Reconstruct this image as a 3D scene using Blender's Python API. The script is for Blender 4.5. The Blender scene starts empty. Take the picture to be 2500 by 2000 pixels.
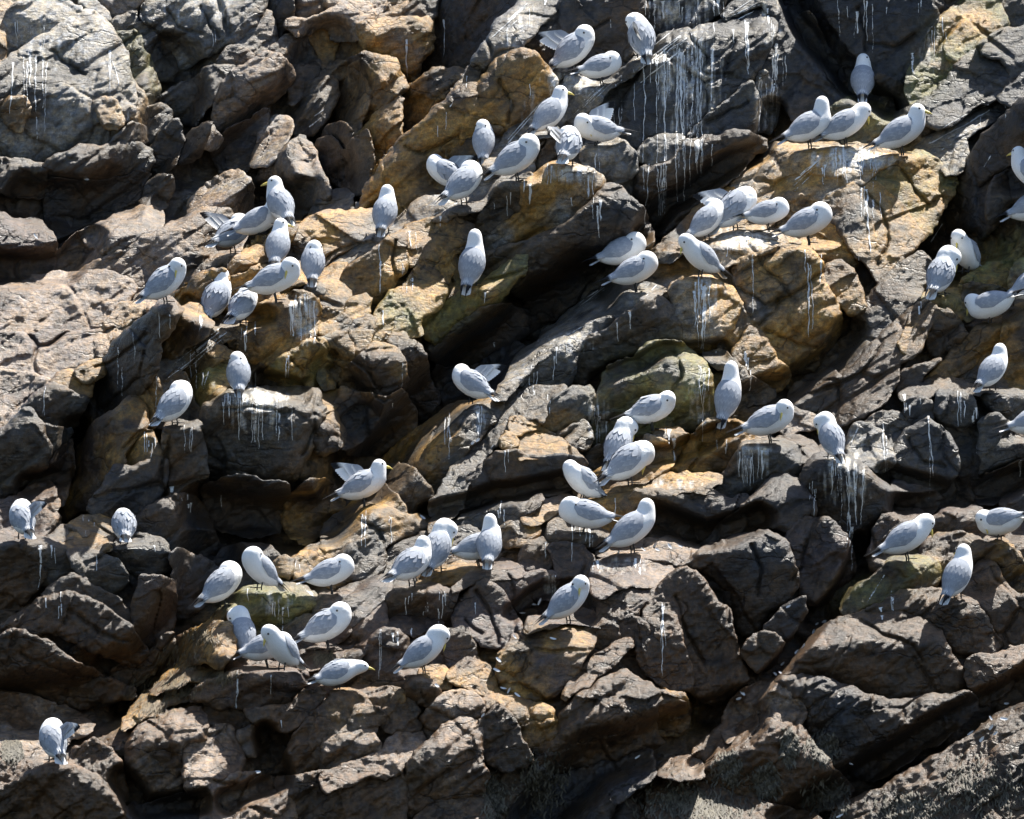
import bpy, math, random
import numpy as np
from mathutils import Vector

# ------------------------------------------------------------------ camera, sky, sun, exposure
scene = bpy.context.scene
D = 90.0                                   # camera stands this far off the rock face
PXM = 400.0                                # picture units per metre at the reference depth
cam_d = bpy.data.cameras.new('camera'); cam = bpy.data.objects.new('camera', cam_d)
scene.collection.objects.link(cam); scene.camera = cam
cam.location = (0, -D, 0); cam.rotation_euler = (math.radians(90), 0, 0)
cam_d.sensor_width = 36.0; cam_d.lens = 36.0 * D / (2156.0 / PXM)
cam_d.clip_start = 1.0; cam_d.clip_end = 1000.0
SUN = Vector((0.33, 0.36, 0.87)).normalized()          # towards the sun
world = bpy.data.worlds.new('World'); scene.world = world; world.use_nodes = True
nt = world.node_tree; bg = nt.nodes['Background']
sky = nt.nodes.new('ShaderNodeTexSky'); sky.sky_type = 'NISHITA'; sky.sun_disc = False
sky.sun_elevation = math.asin(SUN.z); sky.sun_rotation = math.atan2(SUN.x, SUN.y)
nt.links.new(sky.outputs[0], bg.inputs[0]); bg.inputs[1].default_value = 0.075
sun_d = bpy.data.lights.new('sun', 'SUN'); sun_d.energy = 5.0; sun_d.angle = math.radians(0.5)
sun_d.color = (1.0, 0.955, 0.88)
sun = bpy.data.objects.new('sun', sun_d); scene.collection.objects.link(sun)
sun.rotation_euler = SUN.to_track_quat('Z', 'Y').to_euler(); sun.location = (6, 0, 14)
scene.view_settings.view_transform = 'Standard'; scene.view_settings.look = 'None'
scene.view_settings.gamma = 1.0; scene.view_settings.exposure = 1.38
scene.cycles.max_bounces = 3; scene.cycles.diffuse_bounces = 1; scene.cycles.use_denoising = True

# ------------------------------------------------------------------ helpers
rng = np.random.default_rng(7)
random.seed(7)
TO = {1: (0, 0), 2: (690, 0), 3: (1380, 0), 4: (0, 552), 5: (690, 552), 6: (1380, 552),
      7: (0, 1104), 8: (690, 1104), 9: (1380, 1104)}
def t2m(t, x, y):
    """a point read off tile t of the photograph -> metres on the reference plane"""
    ox, oy = TO[t]
    return ((ox + 0.36 * x - 1078.0) / PXM, (862.5 - oy - 0.36 * y) / PXM)
TM = 0.36 / PXM
def unproj(P):
    """reference-plane x,z at depth y -> world"""
    k = (D + P[:, 1]) / D
    return np.stack([P[:, 0] * k, P[:, 1], P[:, 2] * k], 1)

def hsh(i, j, k, s):
    h = (i.astype(np.uint32) * np.uint32(374761393)) ^ (j.astype(np.uint32) * np.uint32(668265263)) ^ (k.astype(np.uint32) * np.uint32(2147483647)) ^ np.uint32((s * 974634777 + 12345) & 0xffffffff)
    h = (h ^ (h >> np.uint32(13))) * np.uint32(1274126177)
    h = (h ^ (h >> np.uint32(16))) * np.uint32(2246822519)
    return h ^ (h >> np.uint32(13))
def gnoise(P, s=0):
    P = P.astype(np.float32); I = np.floor(P).astype(np.int32); F = P - I
    U = F * F * F * (F * (F * 6 - 15) + 10)
    out = np.zeros(len(P), np.float32)
    for a in (0, 1):
        wa = U[:, 0] if a else 1 - U[:, 0]
        for b in (0, 1):
            wb = wa * (U[:, 1] if b else 1 - U[:, 1])
            for c in (0, 1):
                h = hsh(I[:, 0] + a, I[:, 1] + b, I[:, 2] + c, s)
                g0 = (h & np.uint32(1023)).astype(np.float32) / 511.5 - 1
                g1 = ((h >> np.uint32(10)) & np.uint32(1023)).astype(np.float32) / 511.5 - 1
                g2 = ((h >> np.uint32(20)) & np.uint32(1023)).astype(np.float32) / 511.5 - 1
                out += wb * (U[:, 2] if c else 1 - U[:, 2]) * (g0 * (F[:, 0] - a) + g1 * (F[:, 1] - b) + g2 * (F[:, 2] - c))
    return out
def fbm(P, s=0, o=3, g=0.5):
    r = 0; a = 1.0
    for i in range(o):
        r = r + a * gnoise(P * (2.03 ** i), s + i * 17); a *= g
    return r
def worley(P, s=0):
    """F1, F2 and a value that is a random plane inside each cell"""
    P = P.astype(np.float32); I = np.floor(P).astype(np.int32)
    f1 = np.full(len(P), 9.0, np.float32); f2 = f1.copy(); pl = np.zeros(len(P), np.float32); cid = np.zeros(len(P), np.float32)
    for a in (-1, 0, 1):
        for b in (-1, 0, 1):
            for c in (-1, 0, 1):
                i, j, k = I[:, 0] + a, I[:, 1] + b, I[:, 2] + c
                h = hsh(i, j, k, s)
                r0 = (h & np.uint32(1023)).astype(np.float32) / 1023; r1 = ((h >> np.uint32(10)) & np.uint32(1023)).astype(np.float32) / 1023
                r2 = ((h >> np.uint32(20)) & np.uint32(1023)).astype(np.float32) / 1023
                d0 = P[:, 0] - i - r0; d1 = P[:, 1] - j - r1; d2 = P[:, 2] - k - r2
                d = np.sqrt(d0 * d0 + d1 * d1 + d2 * d2)
                m = d < f1
                f2 = np.where(m, f1, np.minimum(f2, d))
                pl = np.where(m, (r1 * 2 - 1) * d0 + (r2 * 2 - 1) * d1 + (r0 * 2 - 1) * d2 + (r0 + r1 + r2 - 1.5) * 0.25, pl)
                cid = np.where(m, r0, cid)
                f1 = np.where(m, d, f1)
    return f1, f2, pl, cid

def link(o, parent=None):
    scene.collection.objects.link(o)
    if parent is not None: o.parent = parent
    return o
def mesh_obj(name, V, Q, mat, parent=None, col=None, smooth=True, tri=False):
    """V (n,3), Q (m,4 or 3) -> a linked mesh object with point colours"""
    V = np.asarray(V, np.float32); Q = np.asarray(Q, np.int32)
    me = bpy.data.meshes.new(name); k = Q.shape[1]
    me.vertices.add(len(V)); me.vertices.foreach_set('co', V.ravel())
    me.loops.add(Q.size); me.loops.foreach_set('vertex_index', Q.ravel())
    me.polygons.add(len(Q)); me.polygons.foreach_set('loop_start', np.arange(0, Q.size, k, dtype=np.int32))
    me.polygons.foreach_set('use_smooth', np.full(len(Q), smooth))
    me.update(calc_edges=True); me.validate()
    if col is not None:
        c = np.ones((len(V), 4), np.float32); c[:, :3] = col
        at = me.attributes.new('tone', 'FLOAT_COLOR', 'POINT'); at.data.foreach_set('color', c.ravel())
    me.materials.append(mat)
    return link(bpy.data.objects.new(name, me), parent)

# ------------------------------------------------------------------ materials
def newmat(name):
    m = bpy.data.materials.new(name); m.use_nodes = True
    t = m.node_tree; b = t.nodes['Principled BSDF']
    return m, t, b
def N(t, kind, **kw):
    n = t.nodes.new('ShaderNode' + kind)
    for k, v in kw.items():
        if k in n.inputs: n.inputs[k].default_value = v
        else: setattr(n, k, v)
    return n
def mat_rock():
    m, t, b = newmat('rock'); L = t.links.new
    at = N(t, 'Attribute', attribute_name='tone'); tc = N(t, 'TexCoord')
    n1 = N(t, 'TexNoise', Scale=42.0, Detail=6.0, Roughness=0.68); L(tc.outputs['Object'], n1.inputs['Vector'])
    n2 = N(t, 'TexNoise', Scale=230.0, Detail=3.0, Roughness=0.7); L(tc.outputs['Object'], n2.inputs['Vector'])
    mp = N(t, 'Mapping'); mp.inputs['Rotation'].default_value = (0, math.radians(38), 0); mp.inputs['Scale'].default_value = (9, 60, 80)
    L(tc.outputs['Object'], mp.inputs['Vector'])
    n3 = N(t, 'TexNoise', Scale=1.0, Detail=4.0, Roughness=0.6); L(mp.outputs[0], n3.inputs['Vector'])
    r1 = N(t, 'MapRange'); r1.inputs[1].default_value = 0.3; r1.inputs[2].default_value = 0.72; r1.inputs[3].default_value = 0.42; r1.inputs[4].default_value = 1.5
    L(n1.outputs[0], r1.inputs[0])
    r2 = N(t, 'MapRange'); r2.inputs[1].default_value = 0.3; r2.inputs[2].default_value = 0.75; r2.inputs[3].default_value = 0.5; r2.inputs[4].default_value = 1.5
    L(n2.outputs[0], r2.inputs[0])
    r3 = N(t, 'MapRange'); r3.inputs[1].default_value = 0.3; r3.inputs[2].default_value = 0.7; r3.inputs[3].default_value = 0.75; r3.inputs[4].default_value = 1.2
    L(n3.outputs[0], r3.inputs[0])
    a = N(t, 'Math', operation='MULTIPLY'); L(r1.outputs[0], a.inputs[0]); L(r2.outputs[0], a.inputs[1])
    a2 = N(t, 'Math', operation='MULTIPLY'); L(a.outputs[0], a2.inputs[0]); L(r3.outputs[0], a2.inputs[1])
    # hairline joints along and across the bedding, darker in colour and grooved in the bump
    mc = N(t, 'Mapping'); mc.inputs['Rotation'].default_value = (0, math.radians(37), 0); mc.inputs['Scale'].default_value = (2.4, 4.0, 7.0); L(tc.outputs['Object'], mc.inputs['Vector'])
    nw = N(t, 'TexNoise', Scale=7.0, Detail=4.0); L(tc.outputs['Object'], nw.inputs['Vector'])
    wv = N(t, 'VectorMath', operation='MULTIPLY_ADD'); wv.inputs[1].default_value = (0.9, 0.9, 0.9); L(nw.outputs['Color'], wv.inputs[0]); L(mc.outputs[0], wv.inputs[2])
    vo = N(t, 'TexVoronoi', feature='DISTANCE_TO_EDGE', Scale=1.0); L(wv.outputs[0], vo.inputs['Vector'])
    ck = N(t, 'MapRange'); ck.inputs[1].default_value = 0.0; ck.inputs[2].default_value = 0.035; L(vo.outputs['Distance'], ck.inputs[0])
    nm = N(t, 'TexNoise', Scale=2.6, Detail=2.0); L(tc.outputs['Object'], nm.inputs['Vector'])
    mk = N(t, 'MapRange'); mk.inputs[1].default_value = 0.44; mk.inputs[2].default_value = 0.56; L(nm.outputs[0], mk.inputs[0])
    cm = N(t, 'Math', operation='MAXIMUM'); L(ck.outputs[0], cm.inputs[0])
    mi = N(t, 'Math', operation='SUBTRACT'); mi.inputs[0].default_value = 1.0; L(mk.outputs[0], mi.inputs[1]); L(mi.outputs[0], cm.inputs[1])
    cd = N(t, 'MapRange'); cd.inputs[3].default_value = 0.30; cd.inputs[4].default_value = 1.0; L(cm.outputs[0], cd.inputs[0])
    a3 = N(t, 'Math', operation='MULTIPLY'); L(a2.outputs[0], a3.inputs[0]); L(cd.outputs[0], a3.inputs[1])
    nh = N(t, 'TexNoise', Scale=26.0, Detail=5.0, Roughness=0.7); L(tc.outputs['Object'], nh.inputs['Vector'])
    hr = N(t, 'MapRange'); hr.inputs[1].default_value = 0.36; hr.inputs[2].default_value = 0.64; L(nh.outputs[0], hr.inputs[0])
    hm = N(t, 'Mix', data_type='RGBA'); hm.inputs[6].default_value = (0.80, 0.90, 1.08, 1); hm.inputs[7].default_value = (1.22, 1.06, 0.78, 1); L(hr.outputs[0], hm.inputs[0])
    vh = N(t, 'VectorMath', operation='MULTIPLY'); L(at.outputs['Color'], vh.inputs[0]); L(hm.outputs[2], vh.inputs[1])
    v = N(t, 'VectorMath', operation='SCALE'); L(vh.outputs[0], v.inputs[0]); L(a3.outputs[0], v.inputs['Scale'])
    L(v.outputs[0], b.inputs['Base Color'])
    rr = N(t, 'MapRange'); rr.inputs[3].default_value = 0.26; rr.inputs[4].default_value = 0.64; L(n1.outputs[0], rr.inputs[0]); L(rr.outputs[0], b.inputs['Roughness'])
    b.inputs['Specular IOR Level'].default_value = 0.45
    h = N(t, 'Math', operation='MULTIPLY_ADD'); h.inputs[1].default_value = 0.3; L(n2.outputs[0], h.inputs[0]); L(n1.outputs[0], h.inputs[2])
    h2 = N(t, 'Math', operation='MULTIPLY_ADD'); h2.inputs[1].default_value = 0.6; L(n3.outputs[0], h2.inputs[0]); L(h.outputs[0], h2.inputs[2])
    bp = N(t, 'Bump', Strength=0.6, Distance=0.018); 
    h3 = N(t, 'Math', operation='MULTIPLY_ADD'); h3.inputs[1].default_value = 0.5; L(cm.outputs[0], h3.inputs[0]); L(h2.outputs[0], h3.inputs[2]); L(h3.outputs[0], bp.inputs['Height']); L(bp.outputs[0], b.inputs['Normal'])
    return m
def mat_tone(name, rough, bump_scale=0, bump=0.3, vary=0.12, spec=0.3):
    m, t, b = newmat(name); L = t.links.new
    at = N(t, 'Attribute', attribute_name='tone'); tc = N(t, 'TexCoord')
    n1 = N(t, 'TexNoise', Scale=bump_scale or 60.0, Detail=3.0); L(tc.outputs['Object'], n1.inputs['Vector'])
    r1 = N(t, 'MapRange'); r1.inputs[1].default_value = 0.3; r1.inputs[2].default_value = 0.7; r1.inputs[3].default_value = 1 - vary; r1.inputs[4].default_value = 1 + vary * 0.6
    L(n1.outputs[0], r1.inputs[0])
    v = N(t, 'VectorMath', operation='SCALE'); L(at.outputs['Color'], v.inputs[0]); L(r1.outputs[0], v.inputs['Scale'])
    L(v.outputs[0], b.inputs['Base Color']); b.inputs['Roughness'].default_value = rough
    b.inputs['Specular IOR Level'].default_value = spec
    if bump:
        bp = N(t, 'Bump', Strength=bump, Distance=0.004); L(n1.outputs[0], bp.inputs['Height']); L(bp.outputs[0], b.inputs['Normal'])
    return m
def mat_guano():
    m, t, b = newmat('guano'); L = t.links.new
    tc = N(t, 'TexCoord'); n1 = N(t, 'TexNoise', Scale=75.0, Detail=5.0, Roughness=0.65); L(tc.outputs['Object'], n1.inputs['Vector'])
    at = N(t, 'Attribute', attribute_name='tone')
    sp = N(t, 'SeparateColor'); L(at.outputs['Color'], sp.inputs[0])
    th = N(t, 'Math', operation='SUBTRACT'); L(sp.outputs[0], th.inputs[0]); L(n1.outputs[0], th.inputs[1])
    k = N(t, 'Math', operation='MULTIPLY_ADD'); k.inputs[1].default_value = 7.0; k.inputs[2].default_value = 0.5; k.use_clamp = True; L(th.outputs[0], k.inputs[0])
    k2 = N(t, 'Math', operation='MULTIPLY'); k2.inputs[1].default_value = 0.94; L(k.outputs[0], k2.inputs[0])
    b.inputs['Base Color'].default_value = (0.74, 0.74, 0.72, 1); b.inputs['Roughness'].default_value = 0.85
    L(k2.outputs[0], b.inputs['Alpha'])
    return m
ROCK = mat_rock()
PLUME = mat_tone('plumage', 0.85, 240.0, 0.35, 0.10, 0.15)
BILL = mat_tone('bill_horn', 0.4, 90.0, 0.1, 0.1, 0.5)
DARK = mat_tone('black_skin', 0.5, 120.0, 0.2, 0.2, 0.4)
WEED = mat_tone('seaweed', 0.6, 60.0, 0.3, 0.3, 0.25)
GUANO = mat_guano()
# ------------------------------------------------------------------ the rocks, block by block
# tile, colour pair, faces, crease point ; outline ; options (b far cliff, e edge radius cm, o standing out cm, w depth of the block cm, q roughness)
ROCKS = '''
4 TP s 300,250 ; -60,180 100,130 300,80 560,60 800,120 700,300 640,380 500,420 330,400 150,420 -60,420 ; b
4 TP s 300,520 ; -60,430 150,430 330,410 520,430 640,390 600,480 560,560 480,600 380,620 300,700 250,680 100,640 -60,620 ; b
4 TP s 100,720 ; -60,640 100,650 250,690 290,720 220,760 150,840 60,920 -60,1000 ; b
4 OT s 660,400 ; 560,430 660,330 720,260 830,240 780,330 700,420 620,500 570,560 ; b
1 TO s 60,60 ; 0,0 150,0 60,55 25,130 20,340 0,350 -60,350 -60,0 ; b
1 WW sd 250,150 ; 30,130 60,60 150,20 330,-30 420,20 465,55 440,90 350,150 230,210 140,260 60,300 25,330 20,200 ; b
1 WG sd 400,640 ; -60,420 60,340 140,290 230,240 330,180 430,110 500,75 560,75 620,130 680,220 720,290 740,380 745,430 770,480 790,560 780,650 740,720 690,780 560,850 430,880 260,950 90,940 -60,800 ; b e10
1 OT s 600,640 ; 530,540 590,555 650,600 695,660 705,715 670,755 610,720 560,630 ; b o5 e4
1 OD f 80,650 ; 15,610 50,575 150,570 148,745 70,750 25,690 ; b o5
1 OT s 810,640 ; 770,480 820,530 860,610 860,700 825,790 790,820 770,740 785,650 785,560 ; b
1 GY sf 790,320 ; 690,210 770,190 820,240 820,290 870,340 900,430 930,520 920,600 870,640 830,560 770,470 740,380 720,290 ; b
1 GD sf 900,260 ; 760,160 850,150 920,170 960,240 1000,330 1020,420 1000,480 950,470 900,420 870,340 825,285 810,210 ; b
1 WG sd 1150,260 ; 860,30 1000,-40 1560,-40 1540,60 1480,140 1420,200 1350,260 1250,300 1150,350 1060,400 1020,400 1000,320 970,240 920,160 850,120 ; b e8
1 TD sf 720,40 ; 570,-30 830,-30 810,50 730,100 680,90 640,50 ; b
1 WG s 560,60 ; 480,-30 600,50 645,110 620,125 560,70 490,20 ; b
1 GK sf 740,130 ; 640,130 700,110 790,80 805,130 750,165 700,180 ; b
1 GT sf 1480,220 ; 1370,250 1420,200 1530,110 1570,80 1600,130 1600,250 1560,300 1470,330 1400,280 ; b
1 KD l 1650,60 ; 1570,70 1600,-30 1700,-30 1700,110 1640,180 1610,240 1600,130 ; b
1 TD sd 1480,470 ; 1300,540 1300,480 1380,400 1480,360 1560,320 1640,330 1700,400 1710,450 1680,500 1560,600 1420,690 1350,740 1270,760 1250,700 1270,620 ; b
1 GD sd 1150,500 ; 950,590 1050,520 1150,460 1260,400 1350,390 1370,420 1300,480 1290,560 1200,620 1160,680 1130,730 1060,700 980,640 ; b
1 DK sf 1350,320 ; 1290,370 1330,290 1400,270 1480,340 1380,390 1300,400 ; b
1 GK sf 920,680 ; 870,640 930,610 990,660 990,720 900,830 840,820 840,740 865,700 ; b
1 GD f 980,800 ; 1000,720 1050,700 1050,850 1030,940 960,990 890,990 880,900 920,820 ; b
1 GT sf 770,780 ; 700,800 760,730 830,760 850,830 800,845 700,850 620,860 ; b
1 GD sd 600,950 ; 260,960 420,890 560,860 700,850 800,840 860,880 885,930 850,990 750,1050 600,1070 400,1060 290,1050 250,1010 ; b e8
1 GD sd 100,990 ; -60,940 90,940 250,960 260,1050 240,1150 100,1150 -60,1090 ; b
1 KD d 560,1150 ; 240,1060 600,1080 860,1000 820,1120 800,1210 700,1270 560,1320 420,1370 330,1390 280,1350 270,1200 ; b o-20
1 GD f 900,1120 ; 830,1200 880,1080 940,1020 1000,1040 1010,1100 960,1200 900,1240 ; b
1 TG td 650,1400 ; 330,1480 420,1400 560,1330 700,1270 860,1215 940,1260 950,1330 880,1380 760,1430 640,1480 520,1540 440,1600 330,1600 ; b
1 PD s 150,1450 ; -60,1250 90,1290 220,1300 300,1380 320,1480 310,1600 150,1750 -60,1750 ; b
1 TW s 1220,800 ; 1170,850 1230,750 1290,810 1270,860 ; b
1 KD l 1150,830 ; 1060,860 1120,780 1230,720 1180,830 1130,930 1060,960 ; b
1 TW sf 1300,1100 ; 1090,1200 1200,1100 1330,1020 1420,1000 1470,1060 1460,1290 1380,1250 1300,1220 1180,1240 1100,1230 ; b
1 TD sf 900,1450 ; 440,1640 520,1560 700,1480 900,1390 1050,1290 1150,1230 1300,1230 1400,1290 1450,1340 1410,1440 1390,1500 1300,1560 1250,1620 1100,1640 1000,1700 930,1760 850,1850 600,1860 440,1760 ; b
1 TW sf 1600,760 ; 1500,900 1520,780 1590,700 1690,690 1680,780 1640,870 1560,960 1500,960 ; b
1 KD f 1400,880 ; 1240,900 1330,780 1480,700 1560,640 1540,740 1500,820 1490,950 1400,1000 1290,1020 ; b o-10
1 TG sf 1740,270 ; 1580,290 1680,220 1760,200 1860,230 1870,330 1800,380 1700,400 1640,330 ; b
1 OT s 1910,260 ; 1820,190 1890,150 1940,190 1970,260 1940,350 1880,400 1860,300 ; b
1 TG s 1900,130 ; 1690,110 1800,130 1900,90 2000,30 2156,-30 2156,220 2050,230 1960,240 1930,170 1890,140 1810,180 1740,190 1680,150 ; b
1 GD s 1780,430 ; 1710,400 1800,370 1860,360 1850,430 1780,520 1740,560 1700,600 1690,520 ; b
1 GT s 2000,420 ; 1880,440 1960,360 2060,370 1990,460 1880,475 ; b
1 GD sl 1830,540 ; 1700,640 1740,570 1800,500 1900,470 1970,480 1960,560 1900,680 1830,770 1740,800 1690,760 ; b
1 GT lt 1780,850 ; 1530,1010 1600,950 1680,870 1770,800 1830,870 1850,950 1900,1050 1920,1150 1850,1200 1700,1310 1600,1340 1480,1280 1470,1150 ; b e8
1 GT sf 1950,1180 ; 1860,1180 1950,1120 2050,1140 2050,1200 1960,1260 1870,1300 1820,1290 ; b
1 TD sl 2060,420 ; 1970,560 2060,380 2200,320 2250,400 2180,500 2060,830 1990,900 1940,800 1970,680 ; b
1 KD l 2000,1000 ; 1850,830 1940,810 2000,920 2070,840 2156,760 2156,1120 2050,1130 1950,1050 1880,950 ; b
2 OT sd 450,220 ; 190,110 300,180 400,140 520,110 600,110 610,200 590,300 540,350 480,480 420,430 380,360 280,330 230,300 210,240 ; b e8
2 OD sl 250,400 ; 130,350 200,320 300,330 380,370 420,440 455,515 400,560 300,640 180,720 110,750 20,740 0,650 50,480 80,400 ; b e8
2 TO s 200,80 ; 0,70 100,30 200,-30 450,-30 460,80 400,130 280,180 200,200 100,190 0,170 ; b
2 GD sf 540,40 ; 450,70 500,20 560,-30 650,-30 620,90 560,110 480,110 ; b
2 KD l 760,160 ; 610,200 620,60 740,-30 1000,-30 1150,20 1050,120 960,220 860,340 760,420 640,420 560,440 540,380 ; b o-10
2 GO sl 600,500 ; 500,480 560,440 640,420 790,415 760,450 700,520 620,620 580,680 480,760 430,800 410,700 430,560 ; b
2 OT sl 330,740 ; 130,830 220,760 240,740 340,620 430,560 420,720 420,800 330,880 250,960 180,1000 130,930 ; b
2 KD l 80,900 ; -20,750 120,740 130,900 170,1000 120,1080 60,1100 -20,1080 ; b
2 TG s 60,1180 ; -20,1220 60,1130 130,1130 135,1220 60,1270 -20,1270 ; b
2 GW tf 1100,210 ; 850,370 930,220 1030,110 1100,50 1180,-30 1400,-30 1280,100 1200,170 1120,280 1020,390 960,420 900,350 ; w150 e7
2 GD s 860,430 ; 740,550 800,430 880,380 945,400 930,450 880,490 800,550 ; w150
2 OD mf 900,560 ; 180,1225 260,1060 340,920 480,780 640,650 760,530 900,480 1000,370 1120,290 1220,320 1290,400 1320,480 1300,550 1200,640 1100,730 1040,830 940,930 870,970 860,1040 700,1100 580,1160 500,1220 420,1290 290,1230 ; w200 e14
2 KD f 1500,150 ; 1130,270 1250,120 1330,60 1420,-30 1830,-30 1850,90 1790,110 1750,190 1740,280 1690,330 1700,400 1650,350 1590,350 1570,400 1500,470 1440,400 1320,480 1300,400 1230,310 ; e8
2 KK f 1980,80 ; 1830,-30 2330,-30 2300,60 2200,130 2100,185 1990,200 1930,190 1890,110 1850,80 ; w60 o-14
2 GW u 1500,560 ; 900,1000 1000,880 1100,720 1250,590 1350,520 1440,420 1500,470 1620,500 1700,430 1830,320 1900,260 2000,200 2120,180 2000,240 1930,310 1800,410 1640,510 1560,600 1460,690 1400,750 1300,790 1150,800 1060,890 980,970 ; e3
3 GK zf 250,200 ; -240,680 -150,560 -60,430 0,310 30,210 200,190 400,140 520,60 620,30 680,60 695,160 670,260 600,380 550,470 540,490 440,560 390,620 300,700 180,800 40,790 -30,830 -100,880 -200,840 -260,800 -300,760 ; e10
3 KG f 520,640 ; 540,490 580,540 640,690 640,750 560,760 420,770 250,810 190,800 300,700 400,620 ; e3
3 GW sf 60,850 ; 0,830 60,790 150,800 175,850 150,910 60,960 0,965 -90,930 -100,890 -40,840 ; o4
3 KD fd 400,870 ; 180,830 330,810 480,775 560,780 620,820 630,860 560,930 480,1000 400,1060 330,1160 250,1220 150,1290 60,1380 0,1340 -60,1280 -90,1150 -100,1000 60,970 150,910 ; e8
3 GK s 620,0 ; 500,-20 700,-20 740,20 720,60 680,50 620,25 530,50 420,110 400,90 ; 
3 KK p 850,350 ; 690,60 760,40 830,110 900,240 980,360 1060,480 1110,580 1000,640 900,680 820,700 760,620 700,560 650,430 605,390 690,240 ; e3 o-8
3 GW f 650,600 ; 600,440 640,420 700,560 700,620 690,720 660,780 640,690 590,560 ; o-12
3 KG f 960,300 ; 830,110 890,80 930,130 1000,290 1080,420 1140,540 1130,570 1060,480 980,350 900,230 ; e3 o4
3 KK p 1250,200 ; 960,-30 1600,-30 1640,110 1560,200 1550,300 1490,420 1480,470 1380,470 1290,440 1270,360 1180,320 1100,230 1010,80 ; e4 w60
3 YG s 1580,400 ; 1640,130 1680,250 1730,400 1720,470 1650,540 1560,580 1500,610 1470,550 1490,430 1550,300 1570,200 ; e4
3 YO s 1830,180 ; 1640,110 1760,50 1830,-30 1980,-30 2010,80 2040,160 1960,220 1920,280 1860,330 1760,390 1740,400 1700,250 ; e5
3 KK f 1700,30 ; 1600,-30 1820,-30 1760,45 1650,100 ; 
3 KG p 2080,80 ; 1985,-30 2220,-30 2220,150 2080,160 2040,150 2010,80 ;
3 KG sf 2060,260 ; 1900,300 1960,220 2040,180 2220,160 2220,430 2100,450 2080,400 1980,330 ; o4
3 KG s 1700,560 ; 1410,680 1500,610 1640,560 1740,440 1800,360 1900,300 1980,330 2080,400 2100,460 2060,540 1960,590 1880,600 1790,680 1700,740 1650,740 1580,720 1540,670 1490,640 1430,690 ; e5
3 GK s 2100,520 ; 2060,540 2156,440 2220,440 2220,560 2070,610 2010,580 ;
3 GW u 1850,740 ; 1530,880 1640,790 1760,710 1880,620 2000,590 2060,630 1980,680 1830,780 1800,800 1820,900 1770,1010 1700,1000 1620,920 1580,890 ; e4 o-14
3 GY sf 1200,640 ; 1000,650 1130,590 1200,560 1270,570 1380,590 1400,650 1350,720 1300,770 1230,840 1150,840 1080,800 1010,720 ; e6
3 KD d 1360,560 ; 1290,450 1400,480 1470,540 1490,610 1410,670 1390,590 1290,560 ; o-14
3 OW u 1050,960 ; 680,860 900,850 1080,850 1240,860 1330,880 1420,910 1300,1000 1230,1040 1120,1080 1000,1170 900,1150 760,1140 700,1180 560,1140 440,1100 500,1000 600,920 ; e4
3 OY s 1480,1040 ; 1240,1030 1340,960 1430,920 1560,890 1620,930 1700,1010 1760,1060 1740,1130 1690,1190 1600,1350 1560,1390 1500,1300 1400,1180 1300,1080 ; e4 o5
3 OG s 1250,1250 ; 980,1170 1100,1110 1220,1050 1300,1080 1400,1180 1500,1300 1570,1390 1460,1480 1380,1570 1320,1640 1290,1600 1180,1500 1100,1340 1020,1270 ; e4 o2
3 OG u 400,1250 ; -20,1480 100,1380 200,1280 330,1150 430,1100 560,1150 700,1190 760,1230 640,1330 500,1330 360,1370 260,1440 160,1470 40,1530 ; e4
3 WO t 560,1420 ; 250,1450 370,1380 500,1330 620,1320 760,1390 840,1410 800,1480 620,1520 480,1530 380,1560 330,1500 ; e4
3 GO s 900,1190 ; 700,1180 780,1140 900,1160 1000,1170 980,1260 900,1220 830,1230 ; e3
3 OD sf 1020,1400 ; 800,1440 870,1410 980,1290 1060,1290 1110,1370 1140,1450 1160,1560 1080,1540 960,1530 880,1500 ; e5
6 OD s 1090,150 ; 980,30 1080,10 1130,40 1200,180 1215,270 1140,310 1100,260 1050,220 1000,160 960,90 ; e6 o3
6 OG sd 800,330 ; 470,0 640,-60 800,-100 960,-20 960,80 1000,170 1060,260 1070,400 1010,540 930,600 860,640 780,650 700,560 640,430 590,380 540,330 490,230 480,150 ; e8
6 OW sd 280,330 ; 110,130 200,105 330,100 440,170 490,230 480,280 430,370 380,450 330,510 280,515 200,500 150,440 100,280 ; e8 o4
6 DO f 50,230 ; 0,200 60,180 95,210 100,280 150,440 140,490 60,480 -30,470 ; e4
6 OD f 490,360 ; 430,370 490,260 550,340 590,400 520,420 470,520 430,530 370,500 ; e4
6 OD s 580,520 ; 460,530 520,430 580,390 640,430 690,540 710,590 640,630 560,660 510,620 ; e5
6 OD sf 680,650 ; 560,670 640,640 710,590 760,620 775,680 740,720 680,740 620,700 ; e5
6 GD s 420,580 ; 290,540 400,525 460,580 510,640 520,700 480,740 440,640 380,610 310,580 ; e4
6 GD sf 560,730 ; 500,740 540,680 620,710 680,750 650,800 560,830 490,850 470,800 ; e4
5 YG sd 1950,700 ; 1620,720 1640,640 1780,560 1880,490 1960,478 2080,490 2156,560 2230,650 2241,760 2220,940 2170,1000 2040,990 1930,960 1870,1000 1700,1050 1640,1070 1560,1090 1540,1000 1545,850 ; e10
6 OD sd 380,1010 ; 140,1170 200,1060 270,980 330,930 400,905 500,950 560,1000 550,1060 480,1110 420,1180 380,1210 240,1250 150,1250 60,1230 ; e6
6 OD sf 90,1010 ; 0,1000 60,980 150,990 185,1050 160,1110 110,1140 60,1060 ; e4
6 OT s 30,1120 ; -60,1020 30,1050 100,1140 60,1200 0,1240 -60,1220 ; e4
6 TG s 800,890 ; 710,830 760,850 850,890 960,900 960,960 860,970 780,1020 700,960 690,880 ; e4
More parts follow.
